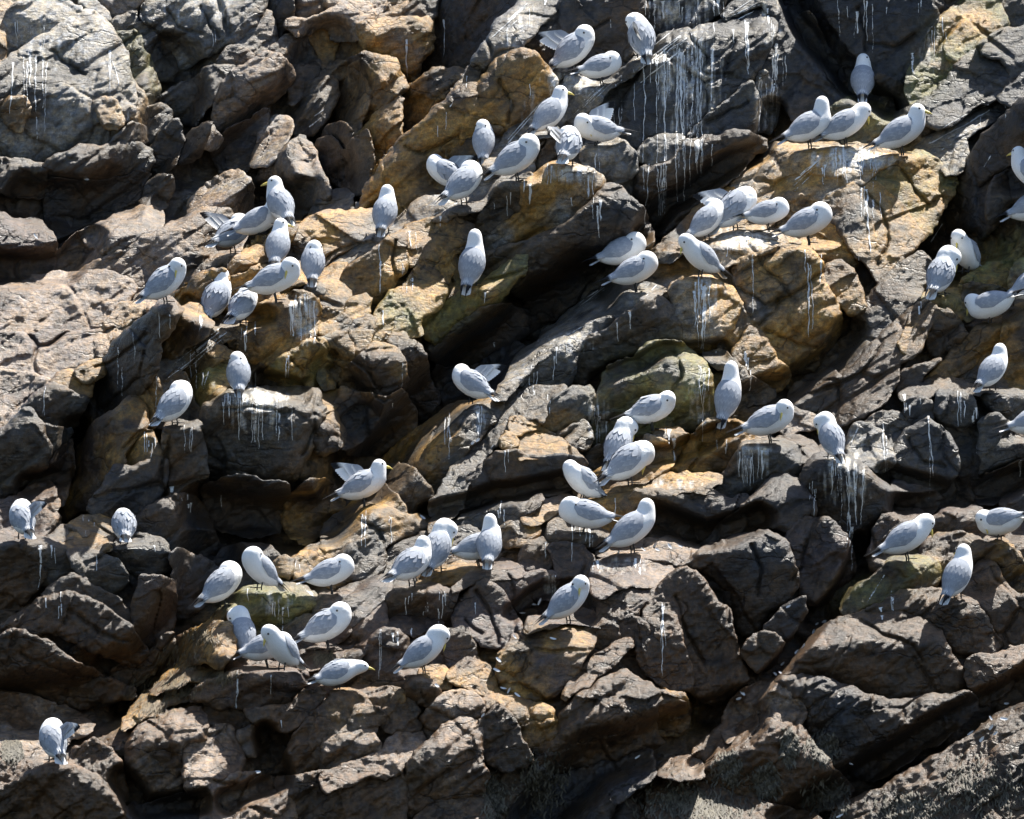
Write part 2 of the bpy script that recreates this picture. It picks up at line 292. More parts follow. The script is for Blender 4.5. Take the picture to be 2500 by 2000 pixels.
3 KD lk 2020,760 ; 1770,1080 1830,960 1900,830 2000,720 2156,590 2260,540 2260,1160 2080,1170 2000,1290 1910,1400 1880,1340 1800,1340 1740,1460 1700,1500 1600,1500 1560,1560 1570,1390 1690,1190 ; e9 w120
3 DG sf 2050,1050 ; 1940,1180 1990,1050 2080,990 2200,960 2230,1100 2080,1170 2010,1260 1940,1300 ; e5 o3
6 GD v 1150,550 ; 750,870 830,780 930,650 1020,540 1130,420 1200,290 1300,150 1420,30 1560,-60 1600,0 1580,120 1520,220 1440,300 1340,420 1200,560 1100,690 1000,800 960,900 860,960 770,1000 740,900 ; e5
6 GD sf 930,680 ; 760,860 800,770 880,690 960,640 1040,640 1090,700 1020,790 940,860 850,880 ; e5 o4
6 DD v 1300,560 ; 960,900 1000,810 1100,690 1200,560 1340,420 1480,300 1560,240 1640,270 1600,340 1590,410 1530,500 1420,600 1410,690 1380,750 1300,850 1150,920 1020,960 ; e5
6 OD s 1540,400 ; 1490,330 1530,320 1600,350 1590,420 1520,510 1460,520 1430,460 ; e4 o3
6 DK sd 1700,380 ; 1600,380 1640,280 1700,290 1800,370 1815,400 1740,500 1660,560 1600,510 1590,440 ; e6
6 OY s 1660,220 ; 1540,200 1620,190 1760,160 1780,230 1800,330 1700,290 1640,270 1560,260 ; e4
6 YO s 1950,90 ; 1780,150 1860,80 1960,20 2060,10 2095,80 2090,150 2050,180 1980,140 1850,140 1830,200 1880,300 1830,330 1790,240 ; e5
6 DK f 1920,260 ; 1800,160 1900,130 2000,150 2060,200 2060,300 1960,350 1860,400 1820,380 ; e5 o-6
6 YG s 2130,100 ; 2090,60 2130,0 2220,-20 2220,240 2110,250 2090,160 ; e4
6 OD sf 1950,400 ; 1840,420 1960,350 2030,330 2050,480 2040,540 1980,500 1900,560 1820,620 1700,700 1600,740 1510,760 1640,640 1740,540 ; e5
6 DO sf 2100,400 ; 2050,300 2156,240 2220,240 2220,780 2130,760 2060,700 2040,560 ; e5
6 DG f 1560,640 ; 1410,690 1480,640 1600,590 1660,570 1560,640 1510,740 1440,780 ; e4
6 DG t 1700,720 ; 1440,800 1530,720 1650,690 1760,700 1870,730 2000,740 1900,770 1800,760 1700,750 1600,770 1520,800 ; e3
6 DK sf 1540,840 ; 1460,860 1520,800 1600,830 1620,900 1580,970 1500,960 ; e4
6 GK td 1740,800 ; 1650,760 1740,750 1830,790 1870,850 1860,920 1780,970 1690,940 1640,860 ; e7 o3
6 GK td 2040,790 ; 1910,780 2000,740 2080,750 2220,800 2220,930 2080,930 2000,900 1960,850 ; e7
6 GD sf 1400,930 ; 1240,940 1320,900 1400,885 1460,920 1470,980 1430,1060 1380,1100 1340,1010 ; e5
6 GW s 1250,1060 ; 1120,1100 1130,1010 1190,950 1240,945 1330,1010 1380,1120 1390,1150 1340,1220 1260,1190 1160,1140 ; e4
6 GK p 1560,1100 ; 1380,1180 1420,1080 1480,1000 1590,920 1640,960 1720,1040 1760,1120 1750,1230 1700,1330 1640,1340 1500,1300 1400,1260 ; e6
6 DK fd 1540,1340 ; 1390,1290 1500,1310 1640,1350 1665,1400 1600,1470 1480,1440 1390,1360 ; e5
6 GK sf 2000,960 ; 1900,930 1990,890 2060,960 2110,1060 2100,1160 2000,1230 1920,1260 1900,1150 1910,1020 ; e6
6 DK f 2170,1000 ; 2110,960 2160,930 2230,930 2230,1160 2130,1180 2120,1060 ; e5
6 DK sd 2000,1280 ; 1870,1330 1980,1240 2080,1200 2220,1120 2220,1330 2040,1390 1900,1400 ; e6
6 KD td 1080,1200 ; 930,1150 1060,1130 1140,1150 1240,1220 1340,1320 1390,1360 1370,1430 1300,1500 1240,1550 1190,1680 1130,1740 1060,1620 960,1500 900,1400 860,1300 850,1250 900,1180 ; e12
6 GK td 620,1120 ; 540,1060 700,1050 830,1090 850,1160 850,1220 780,1240 680,1260 560,1340 420,1390 300,1360 380,1290 450,1180 500,1110 ; e8
6 DG t 860,1090 ; 700,1045 800,1030 900,1060 960,1130 920,1150 850,1150 800,1090 ; e4
6 KD td 200,1385 ; -150,1350 150,1330 300,1340 430,1400 530,1370 520,1420 420,1520 330,1600 260,1650 150,1640 0,1660 -150,1640 ; e6
6 OG t 150,1290 ; -330,1370 -200,1320 -40,1270 80,1250 180,1250 330,1260 400,1270 300,1340 150,1330 -140,1345 -250,1375 ; e3
6 DK td 620,1400 ; 260,1690 340,1590 470,1470 580,1370 680,1270 800,1240 870,1320 930,1460 860,1500 800,1600 760,1560 680,1540 600,1530 500,1580 400,1640 300,1725 ; e9
9 DK sd 560,150 ; 160,260 250,180 300,140 380,130 450,80 560,60 640,50 720,90 760,110 800,200 830,320 790,400 740,460 640,510 600,600 560,640 500,640 450,500 440,400 360,330 300,260 200,240 ; e8
9 PD f 950,100 ; 760,100 800,20 860,-20 1000,-30 1080,40 1150,150 1160,270 1100,350 1020,430 930,450 860,420 830,320 800,200 ; e8
9 DK f 760,560 ; 640,620 700,560 770,480 860,440 880,490 830,590 760,680 690,660 ; e5
9 DB f 640,720 ; 520,750 560,660 640,640 740,680 700,780 620,860 560,820 ; e5
9 BD sf 180,330 ; 0,400 60,330 130,290 200,270 280,330 350,470 420,500 440,640 500,820 530,900 480,960 410,1000 350,1060 260,1010 200,960 100,930 40,840 0,750 ; e6 q
9 BD sd 80,1060 ; -40,980 100,1000 170,1060 190,1180 120,1210 40,1190 -40,1160 ; e6 q
9 DY sf 1400,300 ; 1090,520 1120,440 1200,370 1280,320 1380,210 1480,200 1580,190 1640,240 1660,300 1640,360 1560,400 1430,400 1340,440 1220,480 1180,510 ; e6
9 DO tf 1740,110 ; 1570,190 1580,110 1640,70 1760,60 1860,80 1930,130 1930,180 1860,240 1840,340 1700,360 1660,290 1640,230 ; e6
9 PD f 1400,100 ; 1250,200 1270,100 1330,0 1420,-60 1560,-80 1560,60 1560,140 1480,190 1380,200 1290,280 ; e5 o-6
9 DB td 1250,680 ; 690,900 800,830 880,720 960,620 1080,560 1200,530 1320,510 1420,500 1500,540 1580,580 1660,640 1700,720 1740,800 1800,880 1840,950 1800,990 1720,1000 1600,1010 1450,1020 1350,1030 1200,980 1050,920 960,890 860,880 780,920 ; e12
9 DB sf 1600,480 ; 1430,410 1560,400 1640,400 1740,430 1800,420 1870,470 1930,560 1980,640 2020,690 1960,740 1830,760 1760,740 1720,680 1640,600 1540,540 1430,490 1310,500 1250,510 1340,450 ; e7
9 DB sf 1930,350 ; 1830,300 1900,230 1960,230 2020,330 2080,400 2220,440 2220,690 2060,700 2010,640 1960,540 1880,440 1810,400 ; e7
9 DO sf 2050,180 ; 1900,210 1960,130 2040,80 2120,200 2220,240 2220,420 2080,380 2020,310 1980,230 ; e6
9 DP sf 2120,100 ; 2060,70 2100,0 2220,-60 2220,240 2130,190 ; e5
6 DP td 1750,1480 ; 1500,1600 1580,1530 1680,1480 1780,1450 1880,1430 1930,1480 1960,1580 1980,1640 1900,1690 1840,1610 1700,1590 1600,1600 ; e6
6 DP sf 1400,1500 ; 1290,1560 1340,1490 1420,1470 1480,1500 1420,1560 1330,1620 1280,1650 ; e5
6 KD f 2120,1440 ; 2030,1400 2100,1370 2220,1330 2220,1660 2150,1640 2100,1500 ; e5 o-6
9 BD sf 2000,820 ; 1810,830 1900,770 2020,760 2220,700 2220,860 2080,920 2000,1000 1900,1040 1860,960 1830,890 ; e6 q
9 DK ds 1150,1010 ; 700,920 800,900 960,900 1060,930 1200,990 1350,1040 1500,1030 1720,1010 1830,1000 1880,1050 1800,1150 1700,1230 1560,1320 1450,1400 1300,1480 1150,1500 1000,1400 900,1260 860,1150 800,1050 780,960 ; e10 q
9 BT s 640,1020 ; 400,1130 480,1020 560,960 640,930 740,930 800,980 850,1060 870,1120 830,1170 770,1180 700,1150 640,1160 560,1130 480,1180 420,1260 400,1200 ; e6 q o5
9 BD sf 340,1260 ; 230,1330 330,1230 400,1170 420,1260 390,1330 300,1370 ; e5 q
9 BT t 160,1420 ; 20,1450 100,1390 200,1360 270,1380 260,1480 150,1490 60,1470 ; e5 q
9 BD sd 620,1260 ; 270,1480 300,1370 380,1330 470,1260 500,1180 560,1140 700,1160 840,1190 900,1260 1000,1400 1100,1500 1150,1560 1050,1640 900,1690 700,1640 500,1600 380,1560 ; e8 q
9 DB v 1750,1450 ; 1000,1780 1100,1640 1300,1560 1500,1450 1700,1340 1850,1240 2000,1140 2156,1060 2260,1000 2260,1780 ; e6 q
9 DB t 300,1620 ; -40,1500 150,1500 270,1490 400,1570 520,1610 700,1650 900,1700 1000,1780 -40,1780 ; e6 q
7 DB sd 80,190 ; -60,150 80,110 130,130 180,190 240,250 260,300 220,380 120,450 -60,520 ; e6
7 DG td 260,130 ; 130,100 220,85 330,120 400,160 440,240 410,290 300,350 240,350 230,260 170,180 ; e6
7 TG t 380,40 ; 280,90 370,30 450,30 520,50 440,60 350,90 330,110 ; e3
7 OD t 500,90 ; 340,100 440,60 520,55 600,90 645,135 560,160 440,150 ; e4
7 GD td 580,210 ; 400,160 480,150 600,180 700,230 740,280 720,360 640,400 560,380 480,300 430,240 ; e6
7 GK td 820,120 ; 600,160 700,110 770,70 860,70 960,110 1000,180 990,240 900,300 820,310 760,250 690,200 ; e6
4 DK sd 1050,1430 ; 770,1560 830,1470 950,1400 1040,1370 1130,1380 1190,1440 1240,1560 1270,1700 1180,1725 1000,1700 980,1640 860,1600 ; e8
7 DB f 300,480 ; 10,600 130,520 260,440 380,400 520,450 640,520 760,600 800,680 860,760 760,820 640,760 500,720 360,640 200,620 60,610 ; e6 q
7 DG f 520,400 ; 260,430 330,350 420,300 480,320 560,390 660,420 760,520 770,600 660,530 520,450 380,400 ; e5
7 DB d 350,780 ; 30,640 130,620 260,690 420,800 600,900 760,960 800,1000 600,1050 450,1060 250,1000 60,960 -60,940 -60,700 ; e8 q
7 DP f 900,400 ; 780,520 800,400 840,300 940,320 1010,340 1020,500 1000,600 940,680 860,700 800,640 ; e5
7 KD f 1120,300 ; 1020,300 1000,180 1060,160 1200,220 1280,260 1250,380 1180,480 1060,560 1020,500 ; e5
7 DB d 860,780 ; 760,820 860,760 960,680 1000,640 1020,700 940,800 850,890 790,950 740,930 640,880 ; e5
7 BO tl 1200,640 ; 740,1060 800,1000 860,900 920,820 980,740 1060,660 1180,600 1260,570 1340,600 1370,660 1340,760 1280,830 1200,800 1100,810 1020,850 960,920 900,980 800,1050 ; e8 q
7 BO t 1100,860 ; 900,980 960,900 1040,830 1120,805 1220,820 1280,860 1220,900 1100,910 1000,950 930,980 ; e6 q
7 BO t 950,1050 ; 720,1190 760,1100 860,1010 1000,950 1120,920 1200,920 1120,1000 1040,1020 950,1080 850,1120 760,1170 ; e5 q
7 BP td 1500,890 ; 1110,1010 1200,930 1300,880 1400,850 1560,840 1720,840 1790,870 1740,970 1660,1060 1540,1080 1400,1070 1240,1060 ; e8
7 YG sd 1560,440 ; 1250,560 1300,480 1360,430 1440,390 1560,370 1700,350 1820,400 1860,450 1800,530 1700,600 1560,620 1480,560 1380,540 1300,570 ; e8
7 GO s 1900,230 ; 1700,220 1780,150 1880,115 1980,140 2060,200 2080,280 2040,330 1940,350 1820,330 1720,300 ; e6
7 OG s 1650,240 ; 1590,240 1680,185 1710,200 1700,300 1620,290 ; e4
7 KD f 1560,200 ; 1250,240 1300,160 1420,120 1560,140 1640,200 1590,250 1620,300 1560,360 1440,380 1340,380 ; e5 o-10
7 GP u 2000,460 ; 1860,440 2000,390 2156,340 2300,280 2260,420 2156,500 2040,600 1980,560 1900,520 ; e4
7 BP t 1880,770 ; 1740,740 1850,720 1980,700 2050,740 2030,790 1900,830 1780,840 1700,800 ; e4 q
7 PB u 1800,640 ; 1560,640 1700,610 1800,540 1900,540 1980,580 2040,620 1980,690 1850,710 1740,730 1620,720 ; e4
7 BT s 200,1150 ; -60,1000 150,1020 300,1060 450,1100 540,1170 520,1210 400,1240 380,1300 200,1400 80,1520 -60,1560 ; e5 q
7 BD sd 330,1470 ; -60,1600 100,1500 220,1430 300,1400 380,1380 460,1430 560,1490 640,1560 720,1640 740,1780 -60,1780 ; e9 q
7 BD sf 560,1340 ; 440,1310 540,1270 640,1320 700,1400 720,1500 740,1600 680,1620 600,1530 500,1460 430,1400 ; e6 q
7 BT td 920,1240 ; 750,1290 800,1210 900,1150 1040,1090 1150,1080 1200,1150 1190,1260 1080,1250 1060,1330 1080,1450 1060,1560 1000,1600 880,1620 780,1560 740,1450 ; e9 q
7 BT s 1260,1330 ; 1090,1300 1200,1210 1260,1190 1350,1200 1390,1280 1420,1380 1380,1460 1280,1540 1180,1580 1110,1560 1090,1450 ; e8 q
7 BD sf 1480,1230 ; 1400,1230 1460,1180 1500,1180 1560,1250 1560,1310 1460,1340 1410,1310 ; e6 q
7 BT s 1360,1570 ; 1200,1640 1280,1530 1380,1470 1480,1460 1520,1480 1440,1560 1390,1650 1370,1780 1180,1780 ; e7 q
7 BT s 1560,1560 ; 1390,1780 1420,1620 1500,1500 1570,1480 1650,1550 1700,1640 1720,1780 ; e7 q
7 BD sd 1850,1220 ; 1590,1480 1650,1380 1720,1260 1760,1200 1840,1120 1900,1050 2000,980 2100,1000 2156,1060 2200,1180 2156,1300 2000,1400 1870,1440 1720,1480 1620,1500 ; e6 q
7 BD sd 1850,1540 ; 1600,1500 1800,1480 2000,1420 2180,1370 2330,1420 2360,1500 2360,1780 1720,1780 1680,1600 ; e6 q
7 BD sf 1700,1110 ; 1430,1080 1560,1090 1700,1060 1780,980 1900,960 1850,1080 1740,1190 1650,1200 1560,1180 1500,1150 ; e5 q
7 KD f 1150,1640 ; 1080,1590 1180,1590 1260,1560 1180,1680 1100,1780 760,1780 760,1650 880,1630 1000,1610 ; e4 q o-8
8 BO td 250,1020 ; 0,1030 60,980 180,960 330,965 430,970 440,1030 350,1080 200,1150 100,1180 0,1190 ; e6 q
8 BD sf 230,1120 ; 130,1160 200,1090 290,1080 330,1130 270,1180 180,1190 ; e5 q o4
8 DB sf 430,1080 ; 310,1160 340,1090 430,1010 500,1030 540,1100 530,1200 450,1210 370,1220 ; e5 q
8 BT td 540,950 ; 450,960 500,910 580,920 640,970 640,1030 590,1050 520,1020 ; e6 q o3
8 BT td 740,1050 ; 570,1130 640,1040 700,1000 800,990 870,1010 900,1060 880,1120 800,1120 720,1170 620,1200 570,1170 ; e6 q
8 BO td 1130,1100 ; 870,1010 960,990 1100,1020 1230,1070 1320,1090 1340,1160 1310,1230 1240,1300 1170,1300 1130,1200 1080,1090 1000,1050 930,1060 ; e7 q
8 BT td 140,1260 ; -20,1220 120,1190 240,1200 280,1260 300,1300 200,1360 80,1400 -20,1410 ; e5 q
8 BT s 350,1400 ; -20,1460 60,1420 200,1400 300,1340 420,1240 530,1220 560,1280 480,1360 400,1440 330,1480 240,1460 100,1520 -20,1560 ; e5 q
8 BT sd 740,1330 ; 470,1440 540,1320 640,1230 740,1150 800,1130 880,1160 900,1250 890,1330 900,1400 930,1480 900,1560 760,1610 600,1640 480,1720 440,1780 430,1600 ; e9 q
8 BD s 700,1680 ; 450,1780 600,1660 760,1620 900,1575 940,1640 960,1780 ; e6 q
8 DB f 1020,1200 ; 900,1130 1000,1070 1080,1120 1120,1220 1160,1330 1170,1400 1060,1440 960,1400 910,1300 ; e5 q
8 KD f 1080,1560 ; 930,1460 1060,1450 1180,1420 1300,1490 1500,1440 1700,1400 1900,1320 1900,1480 1700,1600 1600,1780 960,1780 ; e5 q o-8
8 DB ds 1600,1100 ; 1180,1310 1330,1240 1400,1100 1500,1000 1640,900 1740,850 1850,930 1940,1000 1900,1150 1920,1240 1940,1290 1700,1380 1500,1430 1350,1480 1250,1500 1180,1420 ; e9 q
8 BO sf 1960,1060 ; 1870,1100 1880,980 1960,980 2060,990 2110,1080 2100,1180 2030,1230 1900,1200 ; e6 q
8 PO tf 1230,740 ; 1000,830 1040,720 1120,650 1250,600 1400,570 1500,590 1550,640 1540,720 1490,760 1450,830 1370,950 1300,1010 1230,1030 1130,1000 1040,960 1000,900 ; e5
8 PD t 1400,560 ; 1470,500 1560,540 1590,590 1500,580 1400,565 1240,595 1150,630 1180,560 1240,545 1360,560 ; e4
8 PD s 930,500 ; 740,560 790,460 860,370 920,340 1000,370 1040,440 1060,500 1110,570 1120,620 1060,700 980,720 900,690 830,640 760,640 ; e5
8 PD sf 1090,370 ; 910,320 980,310 1050,300 1130,320 1170,400 1180,460 1110,490 1060,450 1020,390 ; e5
8 PD t 960,260 ; 880,260 980,210 1060,230 1120,270 1120,310 1020,300 920,310 840,340 750,390 740,370 ; e4
8 DP td 550,410 ; 340,440 380,400 480,380 600,350 700,390 760,390 740,460 700,540 620,560 480,530 380,560 330,570 ; e6
8 PB t 500,580 ; 340,600 400,550 480,530 600,540 660,570 640,620 540,640 440,620 ; e5
8 DP sd 330,700 ; 250,700 320,620 420,640 470,680 420,760 390,820 500,840 520,900 430,950 280,960 150,960 130,880 180,780 ; e7
8 PB u 120,600 ; -60,420 100,440 220,460 340,480 330,580 300,640 220,720 140,850 60,800 -60,700 ; e5
8 PD sf 740,660 ; 600,830 620,740 660,680 720,620 790,600 830,660 860,760 800,780 740,830 680,840 ; e5
8 BO s 860,860 ; 720,860 800,790 870,780 940,860 970,930 980,990 880,980 740,930 ; e5 q
8 BO s 640,880 ; 540,860 600,850 690,850 720,920 700,960 620,950 ; e4 q
8 DP sf 1220,150 ; 1130,200 1180,110 1240,100 1300,130 1320,220 1260,260 1160,260 1130,240 ; e5
8 PD s 1440,180 ; 1300,130 1420,120 1500,130 1550,200 1540,270 1470,300 1380,340 1340,310 1330,200 ; e5
8 PD f 1240,320 ; 1130,300 1260,270 1330,300 1350,370 1290,430 1220,440 1180,380 ; e5
5 DG td 1430,1540 ; 1280,1600 1300,1530 1380,1495 1480,1500 1580,1560 1640,1610 1600,1660 1520,1640 1420,1650 1300,1660 ; e6 o4
8 PT t 1750,250 ; 1530,300 1560,230 1680,195 1800,190 1960,210 2080,250 2060,290 1940,330 1850,360 1760,330 1660,380 1600,430 1540,380 ; e4
8 DP sf 2080,350 ; 1930,390 2000,310 2080,290 2156,330 2200,420 2190,520 2090,530 2060,440 2040,400 ; e5
8 PD s 1740,420 ; 1590,450 1640,400 1740,340 1840,360 1940,390 1900,470 1840,480 1790,550 1720,560 1660,580 1600,560 ; e5 q
8 BP sf 1780,610 ; 1690,600 1790,560 1850,580 1870,640 1780,660 1720,720 1690,690 ; e4 q
8 BD u 1580,830 ; 1400,950 1500,830 1600,760 1700,690 1780,680 1700,780 1600,860 1450,980 1390,1020 ; e4 q
8 BD sf 1960,560 ; 1800,680 1880,500 1960,410 2030,400 2090,500 2040,560 2070,700 2120,850 2110,960 1990,960 1900,900 1830,800 ; e5 q
8 TP t 1850,140 ; 1580,170 1800,110 2000,95 2156,120 2190,180 2156,240 2080,240 1960,200 1800,185 1660,190 ; e3
8 DB f 1660,680 ; 1500,620 1600,570 1690,600 1700,680 1600,740 1500,820 1480,780 1560,700 ; e4 o-6
1 OG ts 1950,1330 ; 1690,1390 1780,1310 1920,1250 2100,1225 2200,1240 2180,1350 2090,1410 2000,1450 1920,1510 1880,1560 1830,1450 1760,1440 ; e6 w120
1 OD s 1500,1520 ; 1340,1560 1420,1490 1560,1440 1640,1480 1650,1540 1560,1570 1420,1630 1370,1650 ; e5 w120
1 OD s 1440,1660 ; 1330,1650 1430,1600 1540,1560 1580,1610 1500,1670 1360,1730 1300,1700 ; e4 w120
1 OD s 1640,1350 ; 1560,1430 1600,1350 1650,1300 1740,1330 1700,1400 1640,1470 ; e4 w120
1 OG s 1740,1610 ; 1680,1560 1760,1550 1800,1600 1780,1650 1690,1680 ; e4 w80
2 GW u 200,1470 ; -60,1640 0,1590 120,1480 250,1400 330,1360 420,1300 490,1220 520,1270 460,1320 400,1360 300,1420 200,1480 90,1545 0,1640 ; e3
2 GW u 800,1130 ; 490,1210 600,1150 720,1150 850,1060 930,990 1000,950 1060,890 1160,805 1270,790 1200,880 1190,1000 1110,1060 960,1120 900,1200 780,1250 660,1280 540,1290 ; e4
2 OG s 580,1380 ; 440,1340 540,1295 680,1275 740,1290 700,1350 620,1420 560,1470 500,1560 460,1470 ; e4
5 OD sd 300,60 ; 95,120 130,30 230,-30 330,-110 430,-180 465,-80 450,30 380,110 345,240 280,290 200,330 130,350 110,240 ; e6
5 OG s 50,130 ; -40,60 60,20 100,20 90,130 110,230 90,300 30,290 -40,270 ; e5
5 OD s 560,90 ; 450,160 490,80 540,30 620,40 670,110 640,135 560,145 ; e4
5 DO sf 620,-40 ; 460,10 540,-80 640,-170 740,-240 860,-200 830,-100 720,-60 690,0 730,50 690,120 640,60 560,20 ; e5
2 DG d 1040,1180 ; 860,1370 900,1230 960,1130 1100,1060 1190,1010 1150,1140 1160,1230 1060,1310 950,1380 900,1420 ; e6
2 WO sd 1400,1090 ; 1140,1190 1150,1080 1230,1010 1320,960 1430,960 1540,1000 1600,1060 1590,1110 1540,1160 1490,1210 1400,1290 1250,1380 1120,1420 980,1460 900,1480 930,1400 1060,1310 1160,1240 ; e8
2 GW sf 1680,860 ; 1480,900 1540,840 1640,800 1740,850 1790,900 1800,1000 1720,1060 1660,1080 1600,1040 1520,980 ; e6
2 DK f 1700,980 ; 1200,1000 1280,880 1300,800 1480,740 1500,880 1450,940 1330,950 1220,1000 ; e5 o-10
2 DK td 1620,1200 ; 900,1490 1150,1430 1300,1370 1430,1290 1540,1190 1620,1100 1700,1100 1780,1170 1840,1260 1890,1370 1880,1450 1740,1440 1590,1550 1480,1700 1400,1800 1250,1890 1150,1960 1050,2060 960,2060 1060,1900 1170,1790 1100,1700 1000,1650 920,1620 ; e9
5 YO sd 800,240 ; 520,340 600,280 690,250 760,200 870,150 980,70 1080,0 1150,-40 1150,60 1060,130 1000,220 900,270 820,330 720,380 640,470 580,450 540,400 ; e7
5 OY s 450,280 ; 220,500 260,390 300,290 370,180 500,150 640,140 690,150 650,260 540,310 520,350 540,430 450,400 340,440 260,500 210,540 ; e5
5 OG s 60,560 ; -40,460 130,400 140,520 110,610 60,700 -40,740 ; e4
5 GO s 210,440 ; 140,380 280,320 250,420 210,530 150,590 120,560 ; e4
5 GO s 60,370 ; -30,330 90,310 120,375 -30,440 ; e3
5 DO td 280,540 ; 100,640 200,550 280,480 360,500 440,580 450,680 430,740 330,790 200,770 90,740 ; e6 o4
5 DG td 480,520 ; 360,450 420,425 500,470 570,540 570,640 600,720 640,800 600,880 520,900 460,780 450,600 380,540 ; e6
5 KD d 280,860 ; 30,860 90,740 200,780 340,800 450,760 500,900 500,1000 420,1080 300,1130 100,1100 60,980 ; e7
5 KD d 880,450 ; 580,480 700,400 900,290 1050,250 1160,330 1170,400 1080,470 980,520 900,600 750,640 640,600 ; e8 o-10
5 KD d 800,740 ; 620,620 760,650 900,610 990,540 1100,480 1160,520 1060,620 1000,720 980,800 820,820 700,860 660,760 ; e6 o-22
5 GO sd 640,980 ; 310,1200 400,1080 500,1010 560,960 640,910 700,860 820,830 960,790 1030,800 1000,870 960,940 880,1010 830,1080 760,1140 720,1240 650,1340 610,1400 590,1300 500,1230 400,1210 ; e6
5 DG sd 440,1240 ; 310,1240 350,1200 450,1190 520,1250 600,1330 610,1420 560,1490 480,1470 440,1400 350,1320 ; e6
5 GO ts 250,1450 ; -20,1560 60,1470 150,1410 250,1420 350,1450 480,1500 590,1500 560,1560 440,1590 380,1640 280,1680 180,1660 60,1660 -20,1680 ; e5
5 DO sf 290,1380 ; 260,1340 310,1310 400,1370 440,1420 450,1470 350,1440 260,1410 ; e4
5 GG u 950,1050 ; 600,1480 620,1400 700,1270 780,1140 880,1060 950,960 1040,860 1100,770 1210,740 1370,735 1370,770 1280,840 1260,930 1230,900 1120,900 1060,960 1010,1030 920,1130 840,1200 760,1290 680,1400 ; e4
5 GW u 1450,400 ; 990,800 1060,640 1150,540 1260,450 1380,330 1500,230 1620,150 1700,110 1800,140 2000,170 2010,190 1920,220 1800,250 1700,330 1580,340 1450,440 1300,500 1220,570 1120,680 1040,790 ; e4
5 GW sd 1400,540 ; 1110,740 1180,640 1300,530 1420,470 1560,340 1660,330 1590,430 1470,490 1430,540 1440,640 1390,740 1230,735 ; e6
5 GD sd 1850,300 ; 1430,560 1500,470 1620,420 1760,300 1880,210 1950,210 2030,300 2060,400 2060,480 1900,480 1780,540 1660,550 1570,640 1470,720 1430,680 ; e7
5 OD t 1160,940 ; 1090,920 1180,905 1250,930 1220,960 1130,990 1070,1010 ; e3
5 OT s 1050,1050 ; 1010,1060 1050,1000 1110,1060 1060,1085 ; e3 o4
5 OG t 1240,1080 ; 1110,1060 1170,960 1240,970 1380,1070 1500,1160 1400,1130 1260,1130 1150,1150 1120,1120 ; e3
5 GO sd 1400,880 ; 1260,940 1350,790 1450,740 1540,740 1545,880 1500,930 1420,940 1340,1000 1270,960 ; e5
5 DG s 1440,1010 ; 1340,1010 1440,960 1500,950 1540,1030 1510,1090 1420,1070 ; e4
5 DK fd 1150,1200 ; 770,1430 820,1290 900,1200 1000,1120 1110,1110 1150,1160 1280,1140 1420,1140 1510,1170 1480,1240 1440,1300 1300,1350 1140,1400 1000,1410 900,1450 820,1480 ; e7
5 GD u 720,1420 ; 590,1580 620,1510 680,1420 760,1290 850,1210 800,1330 770,1440 700,1500 640,1570 ; e4
5 KG v 930,1500 ; 690,1570 800,1490 1000,1430 1140,1410 1260,1380 1180,1450 1100,1500 1040,1560 1000,1620 860,1640 ; e4
5 OG s 1100,1570 ; 1000,1570 1100,1530 1200,1540 1220,1590 1150,1640 1040,1660 ; e4
5 TO t 1270,1460 ; 1140,1510 1260,1420 1400,1360 1380,1430 1280,1490 1200,1540 ; e3
5 OD td 1700,1430 ; 1500,1420 1600,1380 1740,1370 1880,1410 1900,1460 1880,1580 1700,1600 1560,1580 1480,1520 ; e6
5 DO u 1680,1300 ; 1440,1330 1560,1240 1640,1200 1760,1200 1900,1230 1860,1270 1700,1330 1560,1390 1480,1400 ; e4
5 DG d 1700,1120 ; 1510,1170 1560,1100 1640,1080 1780,1060 1900,1020 1960,1080 1940,1180 1800,1190 1640,1190 1540,1240 ; e5 o-6
8 DG u 500,300 ; 330,200 420,130 560,60 700,30 820,20 900,60 860,200 700,250 560,290 480,360 340,420 240,440 ; e4 o-5
8 GD s 200,220 ; 80,180 150,110 260,80 330,120 330,200 260,300 180,330 110,290 ; e5
8 OD sf 760,280 ; 640,270 760,240 880,240 880,270 760,330 640,340 520,380 540,310 ; e4
4 GD sd 300,790 ; 170,830 220,760 290,730 380,750 480,790 490,820 440,960 380,970 250,950 140,860 ; e7
4 GO s 400,690 ; 290,720 350,660 400,640 470,680 550,700 500,790 400,760 ; e5
4 OG s 530,630 ; 450,640 520,590 590,580 610,640 560,700 480,680 ; e5
4 GD sd 130,960 ; -60,1050 80,930 170,850 240,940 250,1020 300,1100 250,1200 130,1300 -60,1400 ; e8
4 GD f 320,1010 ; 240,950 380,980 410,990 380,1040 300,1100 240,1060 ; e5
4 PB s 150,1470 ; -60,1440 100,1370 200,1310 290,1310 330,1400 300,1480 340,1520 330,1600 150,1660 -60,1680 ; e5 q
4 DP f 320,1280 ; 200,1300 300,1180 400,1050 420,1100 400,1300 350,1420 330,1380 290,1310 ; e4
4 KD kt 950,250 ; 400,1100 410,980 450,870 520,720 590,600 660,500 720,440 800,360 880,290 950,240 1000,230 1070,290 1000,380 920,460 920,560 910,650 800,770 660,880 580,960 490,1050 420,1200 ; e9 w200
4 OD sl 1120,300 ; 920,450 980,370 1050,290 1120,250 1170,260 1190,330 1240,370 1180,440 1080,500 1000,550 930,580 ; e7 w100
4 OD sl 1120,170 ; 990,240 1040,190 1130,110 1220,60 1300,50 1340,100 1250,160 1190,180 1170,260 1080,280 ; e6 w100
4 DO f 1250,320 ; 1190,200 1300,200 1400,260 1440,330 1300,350 1240,370 1190,330 ; e4 o-6
4 OG s 1920,200 ; 1800,150 1870,110 2000,60 2030,180 2030,260 1960,290 1880,250 1840,180 ; e5
